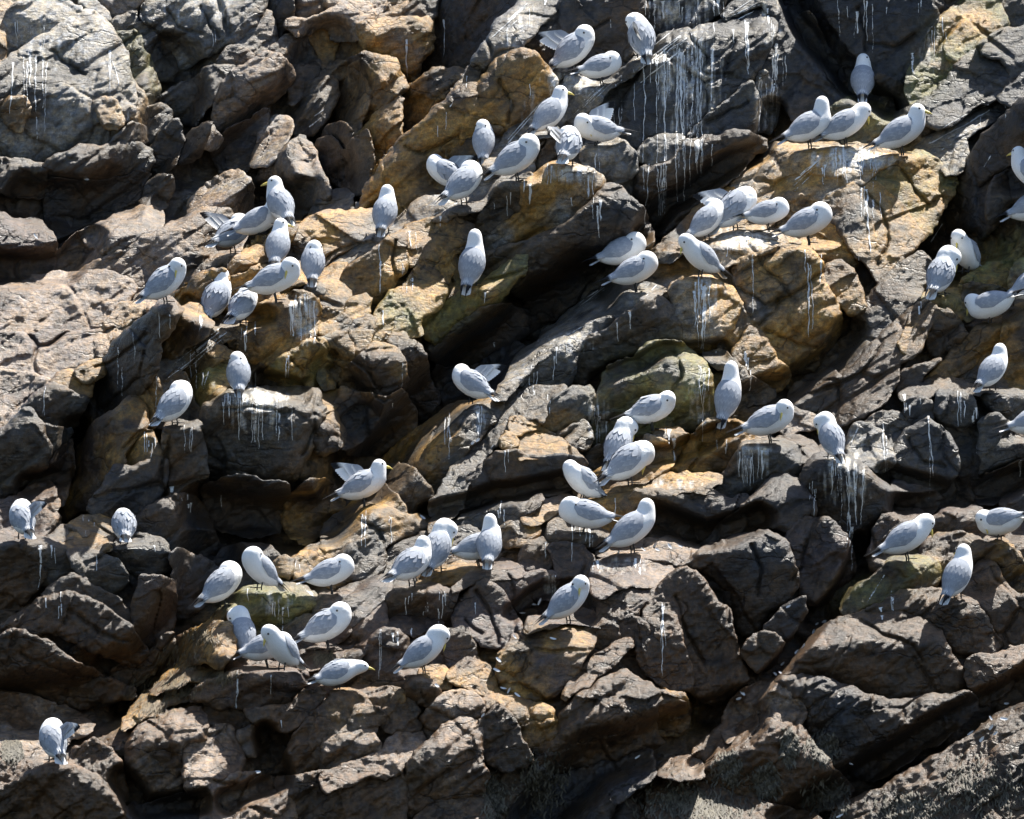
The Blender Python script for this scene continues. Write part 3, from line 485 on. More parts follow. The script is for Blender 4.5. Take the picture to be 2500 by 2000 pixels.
4 OD rf 1720,300 ; 1460,340 1540,240 1640,210 1800,180 1850,230 1870,300 1870,440 1780,480 1720,540 1600,600 1540,620 1450,560 1340,470 1380,410 ; e6 o4
4 GW u 1150,500 ; 910,720 940,600 1010,540 1120,470 1200,420 1300,360 1420,340 1400,400 1290,460 1150,520 1080,580 1010,660 960,740 930,770 ; e3
4 OD tl 1220,530 ; 1080,620 1130,530 1230,480 1310,510 1350,550 1230,600 1130,680 1100,720 ; e5
4 DG f 1020,720 ; 960,750 1010,660 1060,640 1100,720 1060,770 970,800 ; e4
4 OY tl 1220,680 ; 1080,740 1200,650 1260,590 1330,570 1350,640 1340,720 1250,800 1190,870 1130,850 ; e6
4 OY sd 1800,560 ; 1560,650 1700,540 1800,480 1890,470 1920,560 1920,680 1870,740 1720,750 1620,700 ; e6
4 KD d 1500,680 ; 1380,480 1450,570 1540,630 1560,660 1620,720 1500,750 1440,730 1470,660 1400,560 ; e4 o-10
4 GO s 1980,540 ; 1890,460 2000,410 2050,400 2050,520 2000,630 1940,740 1920,640 ; e4
4 OG s 1930,360 ; 1870,310 1920,280 1990,390 1900,440 1880,420 ; e4
4 GO s 2090,270 ; 2040,220 2156,200 2156,300 2060,380 2030,300 ; e4
4 GD td 1560,850 ; 1170,930 1210,850 1260,810 1360,770 1500,750 1700,750 1860,760 1850,820 1890,880 1830,980 1800,1100 1740,1230 1700,1290 1560,1270 1420,1240 1290,1190 1200,1100 1170,1020 ; e16 o3
4 GO t 1910,790 ; 1860,760 1920,730 1970,760 1950,850 1890,870 ; e3
4 DO sd 1920,960 ; 1830,990 1900,890 1960,900 2000,960 1990,1060 1900,1130 1850,1110 ; e6
4 KD d 1420,1370 ; 1200,1330 1280,1280 1400,1260 1560,1290 1680,1310 1700,1400 1650,1560 1500,1600 1300,1560 1200,1450 ; e7
4 DO sd 1840,1380 ; 1660,1500 1700,1400 1800,1300 1920,1280 2000,1400 1940,1500 1850,1600 1780,1640 1700,1580 ; e6 q
4 DO sl 720,960 ; 430,1240 480,1060 560,960 680,870 790,790 840,870 860,960 780,1040 720,1100 690,1200 600,1290 530,1400 500,1440 440,1450 380,1520 340,1480 360,1400 ; e8
4 OD sl 900,760 ; 790,780 850,720 900,660 940,760 950,830 910,880 900,960 860,950 830,870 ; e5
4 OD sl 850,1080 ; 740,1090 790,1030 870,990 910,1060 940,1120 930,1150 850,1190 760,1200 720,1180 ; e5
4 KD f 740,1330 ; 530,1450 600,1300 690,1200 760,1210 850,1190 930,1150 960,1180 970,1290 900,1400 800,1470 760,1540 650,1480 560,1490 ; e7
4 DG f 1080,1010 ; 960,1180 970,960 1060,940 1150,930 1190,1060 1200,1200 1190,1330 1150,1390 1060,1370 980,1360 ; e5
4 GO t 530,1530 ; 400,1560 480,1500 600,1490 680,1560 640,1640 560,1620 480,1600 ; e4
4 KD f 1000,860 ; 900,960 930,860 980,790 1080,760 1160,860 1190,880 1160,930 1060,940 970,950 ; e4 o-12
'''
# ------------------------------------------------------------------ where the kittiwakes stand and how
# tile, foot x, foot y, heading (0 right, 90 away), pitch, head, turn/side, wings (left right), ruffle, size, label
BIRDS = [
 (2, 1835, 330, 105, 52, 'side', 1, 'rf', 1.2, 1.00, 'kittiwake preening on the top edge of the big white-streaked grey block'),
 (2, 1440, 412, 25, 40, 'back', -1, 'rf', .8, 1.08, 'kittiwake preening with one wing lifted, highest bird left of the streaked block'),
 (2, 1600, 495, 18, 15, 'tuck', -1, 'ff', .3, .92, 'kittiwake crouched asleep on the whitened ramp below the preening pair'),
 (2, 1300, 780, 38, 42, 'up', -40, 'ff', .4, 1.0, 'grey-backed kittiwake facing uphill on the whitened ramp, tail hanging to the left'),
 (2, 1572, 845, 195, 10, 'side', 1, 'fr', .9, .98, 'kittiwake with head buried in its side and black wingtips pointing right, under the streaked block'),
 (2, 1410, 960, 75, 32, 'side', 1, 'rf', 1.2, .95, 'kittiwake with fanned feathers, perched on the knob streaked white below it'),
 (2, 912, 925, 88, 55, 'tuck', 1, 'ff', .3, .88, 'small grey-backed kittiwake seen from behind against the shaded brown wall'),
 (2, 1105, 1050, 15, 34, 'back', -1, 'ff', .8, 1.1, 'kittiwake with head laid back and long tail hanging over the ochre ramp'),
 (2, 690, 1120, 160, 32, 'side', -1, 'fr', 1.2, .92, 'kittiwake half hidden behind its neighbour, feathers lifted to the left'),
 (2, 795, 1190, 40, 36, 'tuck', 1, 'ff', .5, 1.05, 'grey-backed kittiwake standing on dark legs before its ruffled neighbour on the ramp'),
 (2, 335, 1352, 78, 48, 'up', 40, 'ff', .4, .95, 'lone kittiwake at the upper end of the bright ochre slab'),
 (2, 845, 1662, 70, 58, 'tall', 20, 'ff', .3, 1.02, 'upright kittiwake with stretched neck on the ledge above the dark cleft'),
 (2, 1730, 1585, 8, 22, 'tuck', -1, 'ff', .3, 1.02, 'rear of two sleeping kittiwakes side by side above the dark cleft'),
 (2, 1800, 1700, 10, 24, 'tuck', -1, 'ff', .3, 1.02, 'front of two sleeping kittiwakes side by side above the dark cleft'),
 (3, 265, 1612, 205, 38, 'down', 0, 'ff', .5, .97, 'kittiwake with yellow bill on its breast, on top of the white-streaked ochre pillar'),
 (1, 1640, 1312, 112, 38, 'up', 66, 'ff', .4, 1.02, 'kittiwake looking left with its yellow bill in profile, top of the left group'),
 (1, 1515, 1405, 8, 26, 'up', 40, 'ff', .1, .98, 'smooth grey kittiwake behind the one looking left in profile'),
 (1, 1360, 1475, 40, 26, 'pre', 1, 'rf', 1.0, .98, 'ruffled kittiwake bending its head, left end of the upper left group'),
 (1, 1625, 1548, 80, 46, 'up', -80, 'ff', .2, .95, 'grey-backed kittiwake with yellow bill turned right, below the one looking left'),
 (1, 1830, 1640, 88, 50, 'tuck', -1, 'ff', .5, .92, 'sleeping kittiwake on two thin legs under the bright ochre slab'),
 (4, 965, 235, 22, 38, 'pre', -1, 'ff', .9, 1.02, 'kittiwake on the leftmost point of the dark ridge, bill down, tail hanging left'),
 (4, 1265, 328, 60, 48, 'up', 120, 'ff', 1.2, 1.02, 'ruffled kittiwake with smooth white head turned away, left of the long-tailed preening bird'),
 (4, 1610, 225, 8, 22, 'pre', -1, 'ff', .7, 1.08, 'kittiwake with black-tipped wing pointing left, above the white-washed ochre face'),
 (4, 1420, 358, 58, 34, 'tuck', 1, 'ff', 1.1, .92, 'hunched ruffled kittiwake close below the tail of the bird on the ochre face'),
 (4, 1395, 758, 92, 48, 'tuck', 1, 'ff', .4, .92, 'kittiwake seen from behind on the boulder with many white drips'),
 (4, 1020, 945, 42, 40, 'back', 1, 'ff', 1.1, 1.0, 'ruffled kittiwake on the shaded ledge left of the dripped boulder'),
 (5, 840, 822, 150, 30, 'side', -1, 'fr', .9, .95, 'kittiwake with raised wing in front of the dark cleft'),
 (5, 1895, 978, 12, 20, 'side', -1, 'ff', 1.2, 1.0, 'kittiwake bent over its drooping wing on the small ochre rock'),
 (6, 425, 905, 65, 62, 'tall', 10, 'ff', .3, 1.02, 'tall slender kittiwake with neck stretched, beside the rounded olive boulder'),
 (6, 668, 1050, 12, 22, 'pre', -1, 'ff', .8, 1.05, 'kittiwake preening on two legs on the rock with white splashes, left of the round-backed one'),
 (6, 1030, 1142, 112, 46, 'arch', 60, 'ff', .6, .95, 'round-backed kittiwake bowing to the left above the fan of white drips'),
 (5, 1700, 1185, 62, 46, 'arch', -50, 'ff', 1.0, 1.0, 'upper of two overlapping ruffled kittiwakes, neck curved to the right'),
 (5, 1765, 1295, 25, 36, 'hid', -1, 'ff', 1.1, 1.12, 'lower of two overlapping ruffled kittiwakes, round white back and long tail'),
 (5, 1490, 1388, 200, 40, 'side', -1, 'ff', 1.3, .92, 'scaly ruffled kittiwake touching the long tail of the bird beside it'),
 (5, 1500, 1575, 178, 12, 'tuck', 1, 'ff', .6, 1.08, 'kittiwake lying on a dark rounded rock with its tail to the right'),
 (5, 1780, 1692, 22, 34, 'up', 60, 'ff', .2, 1.12, 'smooth grey kittiwake facing away, standing beside scattered loose feathers'),
 (5, 210, 1420, 8, 26, 'up', 0, 'rf', .9, 1.0, 'kittiwake with one wing flicked up, alone on a grey boulder'),
 (4, 130, 1612, 110, 34, 'side', -1, 'fr', 1.0, .92, 'kittiwake with raised wing at the left border above the brown rocks'),
 (4, 725, 1640, 95, 34, 'hid', 0, 'ff', 1.3, .9, 'headless-looking scaly grey kittiwake on the low rocks near the left border'),
 (7, 1520, 375, 215, 40, 'tuck', 1, 'ff', .2, .98, 'sleeping kittiwake with bluish grey front on the olive drip-marked rock'),
 (7, 1300, 475, 35, 38, 'tuck', 1, 'ff', .8, 1.05, 'large-backed kittiwake left of the olive drip-marked rock'),
 (7, 1938, 400, 10, 20, 'tuck', -1, 'ff', .3, 1.0, 'kittiwake asleep facing right, alone between the lower left and lower middle groups'),
 (7, 1422, 748, 100, 48, 'arch', 75, 'ff', .5, .95, 'kittiwake with neck arched to the left above the brown algae ridge'),
 (7, 1650, 845, 225, 38, 'down', -10, 'ff', .5, 1.0, 'kittiwake with yellow bill facing left, in front of one lying down'),
 (7, 1560, 835, 8, 20, 'hid', 0, 'ff', .3, 1.0, 'kittiwake mostly hidden behind the bird with the yellow bill, lower left group'),
 (7, 1915, 718, 12, 30, 'back', -1, 'ff', 1.1, 1.08, 'ruffled kittiwake with its bill in its back, right of the lower left group'),
 (7, 1975, 955, 25, 20, 'low', -20, 'ff', .6, .92, 'kittiwake leaning forward with yellow bill pointing right'),
 (8, 490, 355, 40, 30, 'up', 60, 'ff', 1.0, 1.05, 'kittiwake with two black wingtips, left end of the lower middle row'),
 (8, 640, 265, 65, 48, 'arch', -60, 'ff', .6, 1.05, 'kittiwake bowing to the right in the lower middle row'),
 (8, 880, 250, 12, 16, 'up', 90, 'ff', .3, 1.0, 'grey-winged kittiwake mostly hidden in the lower middle row'),
 (8, 945, 232, 85, 44, 'tall', 20, 'ff', .3, .95, 'upright kittiwake seen from behind at the right end of the lower middle row'),
 (8, 1405, 570, 24, 40, 'pre', -1, 'ff', .4, 1.05, 'kittiwake preening its back with yellow bill on the flat-topped purple block'),
 (8, 560, 862, 15, 36, 'arch', 0, 'ff', .3, 1.0, 'kittiwake bent forward on one thin stretched leg, lower centre'),
 (7, 310, 1382, 110, 38, 'side', -1, 'fr', .9, .98, 'lowest kittiwake, preening on the brown boulder in the lower left corner'),
 (3, 1212, 578, 88, 44, 'up', -80, 'ff', .2, .95, 'highest kittiwake of the right group, yellow bill in profile against the dark slab'),
 (3, 900, 860, 18, 28, 'tall', 60, 'ff', .2, 1.05, 'long-necked kittiwake looking away at the left end of the ridge trio'),
 (3, 1110, 845, 14, 30, 'down', 0, 'ff', .5, 1.02, 'kittiwake bending its bill to its breast in the middle of the ridge trio'),
 (3, 1440, 900, 12, 30, 'up', -25, 'ff', .1, 1.1, 'sleek kittiwake in profile facing right on the white-washed ridge'),
 (3, 465, 1338, 30, 44, 'hid', -1, 'rf', 1.2, 1.08, 'ruffled kittiwake with lifted wing over the bird beside it'),
 (3, 300, 1400, 35, 40, 'down', 90, 'ff', .6, .95, 'kittiwake half hidden behind the ruffled bird with lifted wing'),
 (3, 660, 1350, 12, 14, 'tuck', -1, 'ff', .3, .92, 'crouched kittiwake behind the sleeping one on the ochre rock'),
 (3, 895, 1425, 8, 24, 'tuck', -1, 'ff', .2, 1.08, 'sleek kittiwake asleep on two legs above the ochre face'),
 (3, 1815, 1592, 238, 40, 'down', 10, 'ff', .7, .98, 'kittiwake facing out with bill on its breast, right slope'),
 (6, 1670, 190, 65, 42, 'arch', -70, 'ff', .8, 1.05, 'dark-scaled kittiwake bowing to the right beside the one facing out'),
 (6, 1960, 345, 155, -16, 'down', 0, 'ff', .4, 1.02, 'kittiwake leaning downhill to the left with its tail pointing right'),
 (6, 1970, 742, 50, 40, 'up', 40, 'ff', .3, .95, 'lone kittiwake on the right slope above the white-dripped boulders'),
 (3, 2215, 1325, 10, 24, 'up', 0, 'ff', .5, 1.05, 'kittiwake cut by the right border with its tail in view, beside the dark wall'),
 (3, 2195, 1130, 150, 36, 'up', 0, 'ff', .3, 1.0, 'kittiwake at the right border of which only white breast shows, by the dark wall'),
 (6, 2205, 240, 20, 30, 'up', 0, 'ff', .5, 1.0, 'kittiwake at the right border showing wingtips behind the olive rock'),
 (6, 2225, 1050, 8, 18, 'up', 0, 'ff', .2, 1.05, 'kittiwake at the right border showing only its black-tipped tail'),
 (6, 2015, 1615, 150, -8, 'side', 1, 'ff', .8, 1.02, 'kittiwake scratching its shoulder on the lower right, tail to the right border'),
 (9, 1470, 205, 14, 30, 'down', 0, 'ff', .3, 1.08, 'kittiwake with yellow bill pressed to its breast beside the lower right crevice'),
 (9, 1765, 425, 55, 50, 'up', 75, 'ff', .2, 1.05, 'smooth white-headed kittiwake looking away, lowest bird on the right'),
]
NUDGE = {(1, 1515): 0.10, (1, 1640): -0.04, (8, 880): 0.09, (8, 945): -0.10, (2, 1730): -0.24, (3, 1815): -0.17, (7, 1560): 0.10}
# ------------------------------------------------------------------ rock surfaces
FACE = {'t': (0.12, 1.7), 'z': (0.1, 2.1), 's': (0.22, 0.85), 'p': (0.0, 0.36), 'f': (0.05, 0.22), 'd': (0.03, -0.30), 'l': (-1.3, 0.15), 'k': (-1.5, -0.10),
        'm': (-0.30, 0.30), 'r': (0.95, 0.45), 'u': (-0.18, 1.35), 'v': (-0.22, 0.90)}
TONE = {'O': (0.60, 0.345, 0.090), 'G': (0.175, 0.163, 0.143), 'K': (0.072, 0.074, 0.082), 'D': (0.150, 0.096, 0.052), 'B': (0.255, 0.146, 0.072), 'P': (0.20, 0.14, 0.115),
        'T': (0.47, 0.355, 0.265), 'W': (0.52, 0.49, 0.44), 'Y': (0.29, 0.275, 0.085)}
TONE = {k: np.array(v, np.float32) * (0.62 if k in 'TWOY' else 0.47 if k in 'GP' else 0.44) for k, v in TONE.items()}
H = 0.0072
X0, X1, Z0, Z1 = -2.95, 2.95, -2.42, 2.42
NX, NZ = int((X1 - X0) / H), int((Z1 - Z0) / H)
def chaikin(p, n=1):
    for _ in range(n):
        q = np.roll(p, -1, 0); p = np.stack([0.85 * p + 0.15 * q, 0.15 * p + 0.85 * q], 1).reshape(-1, 2)
    return p
def sdf(px, pz, poly):
    """distance to the outline, positive inside"""
    d = np.full(px.shape, 1e9, np.float32); ins = np.zeros(px.shape, bool)
    n = len(poly)
    for i in range(n):
        ax, az = poly[i]; bx, bz = poly[(i + 1) % n]
        ex, ez = bx - ax, bz - az
        t = np.clip(((px - ax) * ex + (pz - az) * ez) / (ex * ex + ez * ez + 1e-12), 0, 1)
        dx = px - ax - t * ex; dz = pz - az - t * ez
        d = np.minimum(d, dx * dx + dz * dz)
        c = (az > pz) != (bz > pz)
        with np.errstate(divide='ignore', invalid='ignore'):
            ins ^= c & (px < (bx - ax) * (pz - az) / (bz - az + 1e-12) + ax)
    d = np.sqrt(d)
    return np.where(ins, d, -d)
rocks = []
for line in ROCKS.strip().splitlines():
    head, pts, opt = (line + ' ').split(';')
    tl, tone, faces, c = head.split(); tl = int(tl); cx, cy = map(float, c.split(','))
    poly = np.array([t2m(tl, *map(float, q.split(','))) for q in pts.split()])
    o = dict(b=False, q=False, e=5.0, o=0.0, w=55.0)
    for k in opt.split():
        if k in ('b', 'q'): o[k] = True
        else: o[k[0]] = float(k[1:])
    C = np.array(t2m(tl, cx, cy))
    j = rng.normal(0, 0.07, (len(faces), 2))
    planes = [(FACE[f][0] + j[i, 0], FACE[f][1] + j[i, 1]) for i, f in enumerate(faces)]
    rocks.append(dict(poly=chaikin(poly, 1), tone=tone, C=C, planes=planes, faces=faces, **o))
def y0(x, z, back):
    return 1.0 * z + 0.10 * x + (2.3 + 0.25 * (z - 1.2) if back else 0.0)
def facets(r, x, z, k=0.055):
    a = np.stack([g * (x - r['C'][0]) + h * (z - r['C'][1]) for g, h in r['planes']], 0)
    if len(a) == 1: return a[0]
    m = a.max(0)
    return m + k * np.log(np.exp((a - m) / k).sum(0))
# settle every block against its neighbours so that they meet instead of jumping
hc = 0.025
cxs = np.arange(X0, X1, hc); czs = np.arange(Z0, Z1, hc)
GX, GZ = np.meshgrid(cxs, czs)
lab = np.full(GX.shape, -1, int)
for i, r in enumerate(rocks):
    lo, hi = r['poly'].min(0) - hc, r['poly'].max(0) + hc
    ix = slice(max(0, int((lo[0] - X0) / hc)), max(0, int((hi[0] - X0) / hc) + 2)); iz = slice(max(0, int((lo[1] - Z0) / hc)), max(0, int((hi[1] - Z0) / hc) + 2))
    s = sdf(GX[iz, ix], GZ[iz, ix], r['poly'])
    lab[iz, ix] = np.where(s > 0, i, lab[iz, ix])
cover = lab.copy()
for _ in range(60):
    new = lab.copy()
    for ax, sh in ((0, 1), (0, -1), (1, 1), (1, -1)):
        s = np.roll(lab, sh, ax)
        if sh == 1: s[(0, slice(None)) if ax == 0 else (slice(None), 0)] = -1
        else: s[(-1, slice(None)) if ax == 0 else (slice(None), -1)] = -1
        new = np.where((new < 0) & (s >= 0), s, new)
    lab = new
n = len(rocks)
A = np.zeros((n, n)); B = np.zeros(n)
LAM = 14.0
for i, r in enumerate(rocks):
    A[i, i] += LAM; B[i] += LAM * y0(r['C'][0], r['C'][1], r['b'])
ymapc = np.zeros(GX.shape)
for i, r in enumerate(rocks):
    m = lab == i
    ymapc[m] = facets(r, GX[m], GZ[m])
for ax in (0, 1):
    a = lab[:-1] if ax == 0 else lab[:, :-1]; b_ = lab[1:] if ax == 0 else lab[:, 1:]
    ya = ymapc[:-1] if ax == 0 else ymapc[:, :-1]; yb = ymapc[1:] if ax == 0 else ymapc[:, 1:]
    m = (a != b_) & (a >= 0) & (b_ >= 0)
    step = 0.03 if ax == 0 else 0.0                     # the block above sits a little further back
    for i, j, d in zip(a[m], b_[m], (yb - ya)[m] - step):
        if rocks[i]['b'] != rocks[j]['b']: continue
        A[i, i] += 1; A[j, j] += 1; A[i, j] -= 1; A[j, i] -= 1; B[i] += d; B[j] -= d
OFF = np.linalg.solve(A, B)
for i, r in enumerate(rocks): r['y'] = OFF[i] - r['o'] * 0.01
# perches
feet = np.array([t2m(b[0], b[1], b[2]) for b in BIRDS])
CRACKS = [(6, '480,150 560,190 640,260 700,230 800,190 870,150 960,60'), (6, '600,370 640,320 700,300 710,210'), (6, '640,400 760,450 850,490 930,500'),
          (6, '100,520 140,580 150,680 100,760'), (4, '1860,760 1830,900 1840,990 1770,1120'), (4, '1290,860 1500,850 1700,880'), (3, '300,720 450,640 540,600'),
          (3, '190,200 300,330 280,420 440,440'), (5, '640,960 600,1060 560,1140'), (5, '820,860 780,960 720,1010'), (5, '180,1500 280,1560 330,1640'),
          (8, '870,380 930,500 980,600 1000,700'), (8, '800,560 900,640'), (9, '1200,560 1330,640 1500,700 1560,800'), (9, '880,100 850,250 800,320'),
          (3, '1250,250 1400,280 1520,200'), (3, '1180,40 1220,150 1230,300'), (1, '1180,50 1230,150 1280,220'), (1, '300,300 420,400 500,440'), (1, '980,60 1050,160 1180,200'),
          (4, '560,620 700,560 860,420'), (7, '120,760 300,830 480,900'), (2, '1000,470 1080,600 1050,720'), (2, '460,860 560,900 760,800'), (2, '1640,120 1500,200 1420,330'),
          (4, '1700,560 1760,640 1770,740'), (5, '400,-120 380,20 400,120'), (3, '1240,1130 1330,1230 1360,1400 1300,1550'), (3, '1440,1000 1540,1130 1600,1200'),
          (6, '1480,1040 1560,1160 1700,1200'), (9, '300,300 420,420 430,560'), (9, '120,420 180,640 280,800'), (9, '560,120 620,260 600,420'), (7, '400,500 600,640 760,700')]
CR = [np.array([t2m(t, *map(float, q.split(','))) for q in s.split()]) for t, s in CRACKS]
WASH = [(3, 1150, 930, 260, 80, .8), (3, 520, 1400, 220, 80, .75), (2, 1450, 1020, 160, 60, .6), (2, 1420, 470, 160, 90, .75), (2, 1250, 640, 170, 120, .35), (3, 250, 420, 190, 330, .34),
        (2, 2050, 560, 120, 260, .35), (4, 1780, 330, 90, 150, .75), (4, 1480, 860, 210, 130, .42), (4, 1500, 790, 180, 40, .7), (6, 1130, 1270, 160, 150, .42), (6, 1080, 1170, 110, 40, .7), (6, 560, 1170, 110, 110, .42), (6, 600, 1100, 90, 30, .7), (5, 890, 920, 50, 90, .5), (2, 1350, 1010, 110, 50, .6), (5, 1580, 930, 70, 150, .4), (6, 250, 800, 60, 200, .35), (2, 1960, 60, 120, 120, .4), (7, 1620, 470, 90, 80, .4), (8, 1310, 360, 50, 60, .5), (1, 350, 250, 260, 150, .3), (1, 1200, 80, 300, 70, .3), (3, 680, 130, 60, 140, .35),
        (3, 650, 620, 60, 160, .3), (3, 1250, 480, 60, 40, .25), (6, 290, 180, 110, 160, .35), (6, 1170, 1060, 60, 80, .35), (2, 1120, 120, 130, 60, .4), (5, 1400, 480, 160, 60, .3),
        (8, 1700, 240, 180, 50, .3), (6, 100, 1300, 160, 30, .4), (3, 1600, 300, 60, 120, .35), (3, 640, 50, 120, 40, .4), (2, 2100, 60, 190, 90, .4)]
ymap = np.full((NZ, NX), np.inf, np.float32); owner = np.full((NZ, NX), -1, int)
DIP = math.radians(37)
CLEFTS = [(0, '440,1070 560,1090 680,1085 770,1000 880,870 1000,765 1130,655 1240,592', 48, .50), (0, '700,800 750,880 800,930', 50, .25), (0, '1540,860 1660,815 1760,745 1790,700', 26, .28),
          (0, '1462,1610 1592,1452 1702,1332 1782,1218 1812,1140', 15, .26), (0, '1650,1725 1800,1640 1960,1540 2180,1430', 26, .34), (0, '0,1500 180,1470 310,1410 410,1270 450,1150', 52, .36),
          (0, '1650,-20 1710,80 1790,175 1870,225', 20, .34), (0, '1350,490 1410,430 1500,370 1600,310 1625,230', 20, .30), (0, '1370,1085 1490,1130 1600,1090', 24, .28), (0, '1130,1730 1250,1610 1400,1560 1550,1510', 48, .34),
          (0, '1900,1060 2060,1040 2156,1000', 24, .25), (0, '1870,1000 2000,1040', 20, .2), (0, '400,640 500,690 560,660', 16, .12), (0, '560,800 640,830 700,760', 20, .18), (0, '1260,800 1400,740 1520,735', 16, .16),
          (0, '1330,960 1420,960 1540,900', 18, .2), (0, '900,1080 1060,1040 1190,1010', 18, .2), (0, '60,1020 140,1000 160,900', 22, .25), (0, '1080,1290 1150,1240 1220,1240', 16, .2), (0, '560,1550 590,1640 480,1690', 22, .3), (0, '260,1640 300,1700 420,1690', 22, .3),
          (1, '60,420 180,440 290,390 340,300 380,200 370,130', 46, .24), (1, '350,420 470,350 560,270 640,190 690,90', 44, .22), (1, '560,440 640,440 700,380 660,280 720,180', 46, .24), (1, '0,570 130,560 190,500', 30, .3)]
CLEFTS = [(b_, np.array([((float(q.split(',')[0]) - 1078) / PXM, (862.5 - float(q.split(',')[1])) / PXM) for q in s.split()]), hw / PXM, dp) for b_, s, hw, dp in CLEFTS]
def cleft(x, z, back):
    out = np.zeros(np.shape(x))
    for b_, pl, hw, dp in CLEFTS:
        if bool(b_) != bool(back): continue
        dm = np.full(np.shape(x), 9.0)
        for p_, q_ in zip(pl[:-1], pl[1:]):
            e = q_ - p_; t = np.clip(((x - p_[0]) * e[0] + (z - p_[1]) * e[1]) / (e @ e), 0, 1)
            dm = np.minimum(dm, np.hypot(x - p_[0] - t * e[0], z - p_[1] - t * e[1]))
        out = np.maximum(out, dp * np.exp(-(dm / hw) ** 4 * 0.6) )
    return out
def surface(r, x, z, seed):
    """depth of block r at reference-plane x,z; relief from joints, chisel faces and grain"""
    base = facets(r, x, z) + r['y'] + cleft(x + 0.03 * gnoise(np.stack([x * 5, 0 * x, z * 5], 1), 201), z + 0.03 * gnoise(np.stack([x * 5, 0 * x, z * 5], 1), 202), r['b'])
    q = np.stack([x, base * 0.8, z], 1).astype(np.float32)
    u = x * math.cos(DIP) + z * math.sin(DIP); v = -x * math.sin(DIP) + z * math.cos(DIP)
    g = np.stack([u * 0.32, base * 0.5, v], 1).astype(np.float32)
    wq = q + 0.05 * np.stack([gnoise(q * 6, 5), gnoise(q * 6, 6), gnoise(q * 6, 7)], 1)
    rough = 1.0 if r['q'] else (0.65 if r['b'] else 0.65)
    y = base + 0.10 * gnoise(q * 1.9, 1 + seed) + 0.035 * gnoise(q * 4.5, 2)
    f1, f2, pl, _ = worley(wq * np.array([2.6, 2.6, 2.6], np.float32), 11)
    y += 0.030 * pl * (0.7 if r['faces'] == 'p' else 1.0)
    m = np.clip(gnoise(q * 2.3, 31) * 2.6, 0, 1)
    y += 0.04 * np.exp(-((f2 - f1) / 0.04) ** 2) * m
    wg = g + 0.02 * np.stack([gnoise(q * 14, 8), gnoise(q * 14, 9), gnoise(q * 14, 10)], 1)
    f1, f2, pl, _ = worley(wg * 9.0, 12)
    y += rough * 0.015 * pl + rough * 0.016 * np.exp(-((f2 - f1) / 0.06) ** 2) * np.clip(gnoise(q * 5, 33) * 2.5 + 0.2, 0, 1)
    y += rough * (0.022 * fbm(g * 11, 40, 3, 0.55) + 0.012 * fbm(q * 22, 50, 3, 0.65))
    y -= rough * 0.010 * np.abs(gnoise(g * 26, 60))
    gl = np.stack([u * 0.10, base * 0.25, v], 1).astype(np.float32) + 0.03 * np.stack([gnoise(q * 4, 14), gnoise(q * 4, 15), gnoise(q * 4, 16)], 1)
    ms = np.clip(gnoise(q * 1.7, 35) * 2.4 + 0.45, 0, 1) * (0.55 if r['faces'] in ('p', 's') else 1.0)     # bedding planes weathered into grooves
    y += ms * (0.042 * np.clip(1 - np.abs(gnoise(gl * 4.5, 61)) * 5, 0, 1) ** 1.5 + 0.018 * np.clip(1 - np.abs(gnoise(gl * 11, 62)) * 5, 0, 1) ** 1.5)
    if r['q']:
        y += 0.016 * np.abs(gnoise(q * 13, 70)) - 0.012 * np.abs(gnoise(np.stack([x * 2.2, base, z * 0.7], 1) * 16, 71))
    return y, base
def blurred(k):
    f = np.stack([TONE[r['tone'][k]] for r in rocks])[lab]
    w = np.array([r['b'] for r in rocks])[lab]
    for _ in range(16):
        p = np.pad(f, ((1, 1), (1, 1), (0, 0)), mode='edge'); pw = np.pad(w, 1, mode='edge')
        s = f.copy(); c = np.ones(f.shape[:2] + (1,))
        for dy, dx in ((0, 1), (2, 1), (1, 0), (1, 2)):
            ok = (pw[dy:dy + w.shape[0], dx:dx + w.shape[1]] == w)[..., None]
            s = s + p[dy:dy + w.shape[0], dx:dx + w.shape[1]] * ok; c = c + ok
        f = s / c
    return f
BLUR = [blurred(0), blurred(1)]
def tones(r, P, seed):
    q = P.astype(np.float32); a, b_ = TONE[r['tone'][0]], TONE[r['tone'][1]]
    if 'poly' in r:
        ki = np.clip(((P[:, 2] - Z0) / hc).astype(int), 0, lab.shape[0] - 1); ii = np.clip(((P[:, 0] - X0) / hc).astype(int), 0, lab.shape[1] - 1)
        mx = r.get('mix', 0.5); a = (1 - mx) * a + mx * BLUR[0][ki, ii]; b_ = (1 - mx) * b_ + mx * BLUR[1][ki, ii]
    m = np.clip(0.36 + 1.5 * fbm(q * 3.2, 80 + seed, 3, 0.6), 0, 1)[:, None]
    c = a * (1 - m) + b_ * m
    m2 = np.clip(fbm(q * 5.0, 90, 3, 0.6) * 2.0 - 0.40, 0, 0.6)[:, None]       # rusty patches
    rust = np.array([0.21, 0.12, 0.045], np.float32) if r['tone'][0] in 'OTY' else np.array([0.085, 0.062, 0.04], np.float32)
    c = c * (1 - m2) + rust * m2
    m3 = np.clip(fbm(q * 5.0, 95, 3, 0.65) * 2.4 - 0.5, 0, 0.8)[:, None]       # dark crust
    c = c * (1 - m3) + c * 0.30 * m3
    c = c * (1 + 0.45 * fbm(q * 19.0, 97, 2))[:, None]
    if r['q']: c = c * (1 + 0.35 * gnoise(np.stack([P[:, 0] * 40, P[:, 1] * 12, P[:, 2] * 9], 1), 99))[:, None]
    return np.clip(c, 0.008, 0.9)
